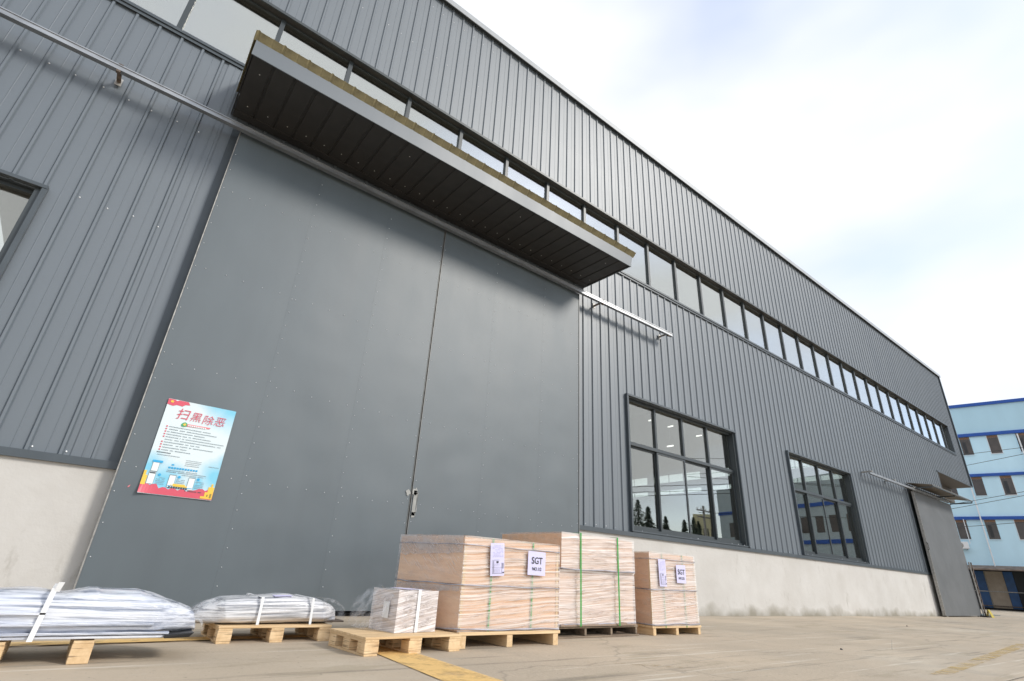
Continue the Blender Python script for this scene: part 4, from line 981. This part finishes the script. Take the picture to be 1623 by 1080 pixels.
# ------------------------------------------------------------------ wrapped bundles
def bundle(name, label, x0, x1, yc, w_, z0, prof, m, seed, endtaper=(.10, .10), ripple=.006):
    """prof(t) gives top height and half-width factor along the length"""
    t = thing(name, label, 'bundle')
    nu, nk = 150, 44; v = []; f = []
    for i in range(nu+1):
        u = i/nu; x = x0+(x1-x0)*u; h, wf, zb = prof(u)
        for k in range(nk):
            th = 2*math.pi*k/nk; c, s = math.cos(th), math.sin(th); e = .55
            px = math.copysign(abs(c)**e, c); pz = math.copysign(abs(s)**e, s)
            y = yc+w_/2*wf*px; z = zb+(h)*(pz*.5+.5)
            d = ripple*noise.noise(Vector((x*2.4+seed, y*26, z*42)))+ripple*1.6*noise.noise(Vector((x*1.7+seed, y*6, z*8)))+ripple*.35*noise.noise(Vector((x*14, y*40, z*70+seed)))
            y += d*c; z += d*s*1.0
            v.append((x+.02*noise.noise(Vector((seed, y*12, z*12))), y, max(z, z0)))
    for i in range(nu):
        for k in range(nk): k2 = (k+1) % nk; f.append([i*nk+k, (i+1)*nk+k, (i+1)*nk+k2, i*nk+k2])
    f.append(list(range(nk))); f.append([nu*nk+k for k in range(nk)][::-1])
    me = bpy.data.meshes.new('film_wrap'); me.from_pydata(v, [], f); me.update()
    for p in me.polygons: p.use_smooth = True
    obj('film_wrap', me, MT[m], t); return t
def profA(u):
    # u=0 left (-1.3) ... u=1 right tip (.63)
    x = -1.3+1.93*u
    h = .205+.02*math.sin(x*2.2+.6)
    if x > .15: h = .215
    if x > .32: q = (x-.32)/.31; h = (.215-.120*q**1.15)*(1-max(0, (q-.90)/.10)**2*.6); 
    if -.12 < x < .10: h -= .02*math.exp(-((x+.0)/.07)**2)
    wf = 1 if x < .40 else 1-.55*((x-.40)/.23)**1.5
    zb = .102 if x < .30 else .102+.02*(x-.30)/.33
    return h, wf, zb
A_ = bundle('wrapped_bundle', 'long white film wrapped bundle of profiles cut by the left edge, white strap', -1.3, .63, 3.74, .42, .1, profA, 'bundleA', 3)
def bandloop(xf, yc, wy, z0, z1, wd, par, slant, m='white', name='strap'):
    b = MB(); th = .002
    ys, ye = yc-wy/2, yc+wy/2; zt = z1
    F = [(xf-slant, ys, z0), (xf, ys, zt)]
    P = [F[0], (F[0][0]+wd, ys, z0), (xf+wd, ys, zt), (xf, ys, zt)]; b.hexa(P, [(p[0], p[1]-th, p[2]) for p in P])
    P = [(xf, ys-th, zt), (xf+wd, ys-th, zt), (xf+wd, ye, zt), (xf, ye, zt)]; b.hexa(P, [(p[0], p[1], p[2]+th) for p in P])
    P = [(F[0][0], ye, z0), (F[0][0]+wd, ye, z0), (xf+wd, ye, zt), (xf, ye, zt)]; b.hexa(P, [(p[0], p[1]+th, p[2]) for p in P])
    return b.build(name, MT[m], par)
bandloop(-.045, 3.74, .446, .100, .322, .022, A_, .022)
MB().hexa([(-.035, 3.515, .31), (-.013, 3.515, .31), (-.013, 3.517, .31), (-.035, 3.517, .31)], [(-.028, 3.505, .352), (-.004, 3.505, .352), (-.004, 3.507, .352), (-.028, 3.507, .352)]).build('strap_end', MT['white'], A_)
for zz, yy, xa, xb in ((.128, 3.535, -1.2, .50), (.168, 3.530, -.9, .42), (.215, 3.527, -.24, -.03), (.112, 3.545, -1.2, .56)):    # straight white profiles that press against the film
    MB().box(xa, xb, yy-.012, yy+.02, zz-.006, zz+.006).build('profile', MT['bundleA'], A_, bevel=.002)
MB().hexa([(.48, 3.50, .105), (.60, 3.53, .105), (.61, 3.72, .105), (.48, 3.72, .105)], [(.48, 3.50, .122), (.62, 3.53, .128), (.63, 3.72, .128), (.48, 3.72, .122)]).build('end_cap', MT['black'], A_, bevel=.003)
tail('loose_film', [[(.57, 3.54, .20), (.60, 3.62, .21), (.62, 3.78, .20)], [(.63, 3.53, .18), (.66, 3.64, .18), (.67, 3.80, .17)], [(.65, 3.52, .13), (.69, 3.66, .13), (.69, 3.82, .12)]], A_)
def profB(u):
    x = .70+.95*u
    h = .158+.014*math.sin((x-1.0)*7)+.010*math.exp(-((x-1.28)/.10)**2)
    q0 = (x-.70)/.17; q1 = (1.65-x)/.13
    if q0 < 1: h = .040+(h-.040)*max(q0, 0)**.42
    if q1 < 1: h = .055+(h-.055)*max(q1, 0)**.42
    wf = min(1, .55+.45*max(q0, 0), .55+.45*max(q1, 0))
    return h, wf, .103
B_ = bundle('wrapped_bundle', 'short silvery film wrapped bundle resting on its own pallet before the gate', .70, 1.65, 4.31, .40, .101, profB, 'bundleB', 9)
bandloop(1.07, 4.31, .43, .105, .268, .018, B_, .0); bandloop(1.415, 4.31, .43, .105, .268, .016, B_, -.006)
MB().hexa([(1.17, 4.15, .272), (1.29, 4.15, .276), (1.29, 4.23, .280), (1.17, 4.23, .276)], [(1.17, 4.15, .274), (1.29, 4.15, .278), (1.29, 4.23, .282), (1.17, 4.23, .278)]).build('label', MT['paper'], B_)
MB().box(1.56, 1.70, 4.16, 4.42, .112, .122).build('end_board', MT['rust'], B_, bevel=.002)
tail('loose_film', [[(1.50, 4.12, .255), (1.53, 4.25, .268), (1.50, 4.42, .26)], [(1.60, 4.10, .235), (1.65, 4.25, .25), (1.62, 4.44, .24)], [(1.68, 4.10, .18), (1.72, 4.26, .19), (1.70, 4.45, .17)], [(1.68, 4.12, .11), (1.70, 4.27, .11), (1.69, 4.45, .11)]], B_)
tail('loose_film', [[(.84, 4.10, .23), (.80, 4.25, .25), (.84, 4.42, .24)], [(.73, 4.09, .20), (.70, 4.25, .21), (.73, 4.44, .20)], [(.68, 4.10, .12), (.66, 4.26, .13), (.69, 4.45, .12)]], B_)

# ------------------------------------------------------------------ poster on the gate
PX0, PX1, PZ0, PZ1 = .26, .862, .985, 1.868; PYf = 5.836
po = thing('poster', 'pale blue and red notice poster with a curled corner, stuck on the gate', 'poster', (PX0, PYf, PZ0))
PW, PH = PX1-PX0, PZ1-PZ0
def poster_mat():
    m = bpy.data.materials.new('poster_print'); m.use_nodes = True; t = m.node_tree; b = t.nodes['Principled BSDF']; b.inputs['Roughness'].default_value = .35
    tcn = t.nodes.new('ShaderNodeTexCoord'); last = None
    nn = t.nodes.new('ShaderNodeTexNoise'); nn.inputs['Scale'].default_value = 6; nn.inputs['Detail'].default_value = 4
    va = t.nodes.new('ShaderNodeVectorMath'); va.operation = 'MULTIPLY_ADD'; va.inputs[1].default_value = (.12, 0, .12); t.links.new(tcn.outputs['Object'], nn.inputs['Vector']); t.links.new(nn.outputs['Color'], va.inputs[0]); t.links.new(tcn.outputs['Object'], va.inputs[2])
    for (cx_, cz_, r_) in ((.60, .92, .26), (.44, .93, .16), (.17, .13, .17), (.02, .24, .14), (.58, .22, .16), (.66, .33, .12), (.45, .12, .10)):
        d = t.nodes.new('ShaderNodeVectorMath'); d.operation = 'DISTANCE'; d.inputs[1].default_value = (cx_+.06, 0, cz_+.06); t.links.new(va.outputs[0], d.inputs[0])
        r = t.nodes.new('ShaderNodeMapRange'); r.inputs[1].default_value = r_*.25; r.inputs[2].default_value = r_*1.25; r.inputs[3].default_value = 1; r.inputs[4].default_value = 0; t.links.new(d.outputs['Value'], r.inputs[0])
        if last is None: last = r.outputs[0]
        else:
            q = t.nodes.new('ShaderNodeMath'); q.operation = 'MAXIMUM'; t.links.new(last, q.inputs[0]); t.links.new(r.outputs[0], q.inputs[1]); last = q.outputs[0]
    mm = t.nodes.new('ShaderNodeMix'); mm.data_type = 'RGBA'; mm.inputs[6].default_value = (.66, .74, .76, 1); mm.inputs[7].default_value = (.20, .55, .72, 1)
    t.links.new(last, mm.inputs[0]); t.links.new(mm.outputs[2], b.inputs['Base Color']); return m
v = []; f = []; nx_, nz_ = 16, 24
def psurf(x, z):
    c = max(0, 1-math.hypot(x, z)/.14); e = max(0, 1-(PH-z)/.05)*.004
    return -.003*math.sin(x*9+z*5)*0 - .001 - .028*c*c - e*math.sin(x*20)**2 - .0015*math.sin(x*14+2)*math.sin(z*9)
for j in range(nz_+1):
    for i in range(nx_+1):
        x = PW*i/nx_; z = PH*j/nz_; v.append((x, psurf(x, z)-.001, z))
for j in range(nz_):
    for i in range(nx_): q = j*(nx_+1)+i; f.append([q, q+1, q+nx_+2, q+nx_+1])
me = bpy.data.meshes.new('sheet'); me.from_pydata(v, [], f); me.update()
for p in me.polygons: p.use_smooth = True
obj('sheet', me, poster_mat(), po)
pm = {n: mat('print_'+n, c, .4) for n, c in dict(red=(.62, .085, .13), pink=(.72, .20, .22), yellow=(.80, .52, .06), cyan=(.03, .36, .66), dark=(.05, .07, .08), grey=(.22, .27, .30), pale=(.74, .80, .80), olive=(.28, .22, .05), green=(.06, .36, .16)).items()}
def flat(pts, name, m, lift=.004): return MB().quad(*[(x, psurf(min(max(x, 0), PW), min(max(z, 0), PH))-lift, z) for x, z in pts]).build(name, m, po)
def rows(items, name, m, lift=.0045):
    b = MB()
    for x0, x1, z0, z1 in items: b.quad(*[(x, psurf(x, z)-lift, z) for x, z in ((x0, z0), (x1, z0), (x1, z1), (x0, z1))])
    return b.build(name, m, po)
# banner of red cloud at the top left, waves along the foot
flat([(.0, PH-.002), (.17, PH-.002), (.19, PH-.03), (.15, PH-.035), (.13, PH-.055), (.08, PH-.05), (.05, PH-.065), (.0, PH-.055)], 'red_banner', pm['red'])
flat([(.02, PH-.02), (.035, PH-.012), (.05, PH-.02), (.045, PH-.035), (.025, PH-.035)], 'banner_star', pm['yellow'], .006)
pts = [(0, .002), (PW, .002)]
for k in range(25): x = PW*(1-k/24); pts.append((x, .055+.018*abs(math.sin(k*1.05))+(.02 if x < .15 else 0)+(.025 if x > .45 else 0)))
bw = MB()
for (xa, za), (xb_, zb_) in zip(pts[2:], pts[3:]):
    bw.quad(*[(x, psurf(x, z)-.004, z) for x, z in ((xb_, .004), (xa, .004), (xa, za), (xb_, zb_))])
bw.build('red_wave', pm['red'], po)
rows([(.0, .035, .075, .16), (.0, .02, .16, .20)], 'yellow_ornament', pm['yellow'], .006)
rows([(.53, .60, .01, .07), (.55, .60, .07, .12), (.50, .53, .01, .03), (.57, .585, .12, .15)], 'yellow_ornament', pm['yellow'], .006)
rows([(.55, .56, .03, .05), (.575, .59, .02, .06)], 'ornament_shade', pm['olive'], .008)
rows([(.23, .37, .088, .10), (.25, .35, .10, .112)], 'yellow_roof', pm['yellow'], .006)
rows([(.22+k*.02, .235+k*.02, .07, .086) for k in range(8)], 'small_title', pm['dark'], .006)
text_mesh('扫', .115, pm['red'], po, (.155, -.008, PH-.135), (math.radians(90), 0, 0), bold=-.0004, name='headline', shear=.15)
text_mesh('黑', .100, pm['red'], po, (.268, -.008, PH-.140), (math.radians(90), 0, 0), bold=-.0004, name='headline', shear=.15)
text_mesh('除', .100, pm['red'], po, (.375, -.008, PH-.148), (math.radians(90), 0, 0), bold=-.0004, name='headline', shear=.15)
text_mesh('恶', .102, pm['red'], po, (.480, -.008, PH-.143), (math.radians(90), 0, 0), bold=-.0004, name='headline', shear=.15)
flat([(.20, PH-.238), (.41, PH-.225), (.42, PH-.210), (.21, PH-.212)], 'ribbon', pm['pink'])
flat([(.165, PH-.225), (.175, PH-.208), (.195, PH-.198), (.215, PH-.21), (.215, PH-.235), (.19, PH-.245), (.17, PH-.24)], 'badge', pm['green'], .006)
flat([(.178, PH-.222), (.195, PH-.208), (.208, PH-.222), (.195, PH-.236)], 'badge_centre', pm['yellow'], .008)
rows([(.225+k*.016, .237+k*.016, PH-.231, PH-.219) for k in range(10)], 'ribbon_lettering', pm['pale'], .008)
random.seed(4)
def textline(x0, x1, z, h, gapp=.15):
    out_ = []; x = x0
    while x < x1:
        w1 = random.uniform(.005, .010)
        if random.random() > gapp*.5: out_.append((x, min(x+w1, x1), z-h*random.uniform(.35, .5), z+h*random.uniform(.3, .5)))
        x += w1+.0035
    return out_
it = []; bu = []
zz = PH-.262
for ln_, ex_ in ((.36, 0), (.42, 0), (.32, 0), (.38, 0), (.50, 0), (.48, 1), (.30, 0), (.42, 0), (.20, 0), (.24, 0)):
    it += textline(.075, .075+ln_, zz, .0085)
    if not ex_: bu.append((.052, .064, zz-.006, zz+.006))
    zz -= .0245
rows(it, 'text_lines', pm['grey']); rows(bu, 'list_marks', pm['red'])
rows(textline(.045, .16, zz, .010), 'text_lines', pm['dark']); zz -= .022
rows(textline(.055, .24, zz, .007)+textline(.30, .43, zz-.02, .006)+textline(.30, .43, zz-.036, .006)+textline(.30, .42, zz-.052, .006)+textline(.30, .42, zz-.068, .006)+textline(.50, .59, zz-.05, .006), 'text_lines', pm['grey'])
rows([(.175+k*.0225, .192+k*.0225, .242, .258) for k in range(11)], 'blue_heading', pm['cyan'])
rows(textline(.17, .42, .226, .008)+textline(.17, .50, .212, .008)+textline(.30, .50, .196, .007), 'text_lines', pm['grey'])
rows([(.195, .215, .272, .284)], 'blue_mark', pm['cyan'])
for (a, z0_, w1, h1) in ((.045, .20, .055, .10), (.04, .085, .055, .115), (.205, .075, .055, .115), (.365, .07, .055, .115)):
    rows([(a, a+w1, z0_, z0_+h1)], 'phone_outline', pm['grey'], .0045)
    rows([(a+.003, a+w1-.003, z0_+.003, z0_+h1-.008)], 'phone_screen', pm['pale'], .0058)
    rows([(a+.005, a+w1-.005, z0_+.012 if a > .1 else z0_+h1-.022, z0_+.018 if a > .1 else z0_+h1-.010)], 'phone_bar', pm['cyan'] if a > .1 else pm['dark'], .0068)
rows([(.04, .12, .280, .300)], 'blue_tab', pm['cyan'], .007)
for a in (.125, .285, .445):
    flat([(a+.012*math.cos(t*math.pi/5), .175+.012*math.sin(t*math.pi/5)) for t in range(10)], 'blue_dot', pm['cyan'], .006)
    rows([q for k in range(5) for q in textline(a-.015, a+.055, .15-k*.014, .006)], 'text_lines', pm['grey'])
rows(textline(.36, .50, .060, .010), 'text_lines', pm['dark'], .007)

# small scraps and marks
sp = MB().quad((.178, 5.8395, 1.02), (.190, 5.8385, 1.025), (.196, 5.8385, 1.045), (.182, 5.8395, 1.035)).build('paper_scrap', pm['pink']); tag(sp, 'tiny torn pink scrap stuck on the gate left of the poster', 'paper scrap')
for (x, y), lab in (((6.15, 2.58), 'tiny dark pebble on the concrete nearest the camera, right of the pallets'), ((12.6, 4.05), 'tiny dark pebble on the concrete before the far plinth')):
    s_ = .014
    pb = MB().hexa([(x-s_, y-s_, 0), (x+s_, y-s_*.8, 0), (x+s_*.8, y+s_, 0), (x-s_*.7, y+s_*.6, 0)], [(x-s_*.5, y-s_*.4, s_*.9), (x+s_*.5, y-s_*.4, s_*.7), (x+s_*.4, y+s_*.5, s_), (x-s_*.4, y+s_*.4, s_*.8)]).build('pebble', MT['ink'])
    tag(pb, lab, 'pebble', 'pebbles on the concrete')
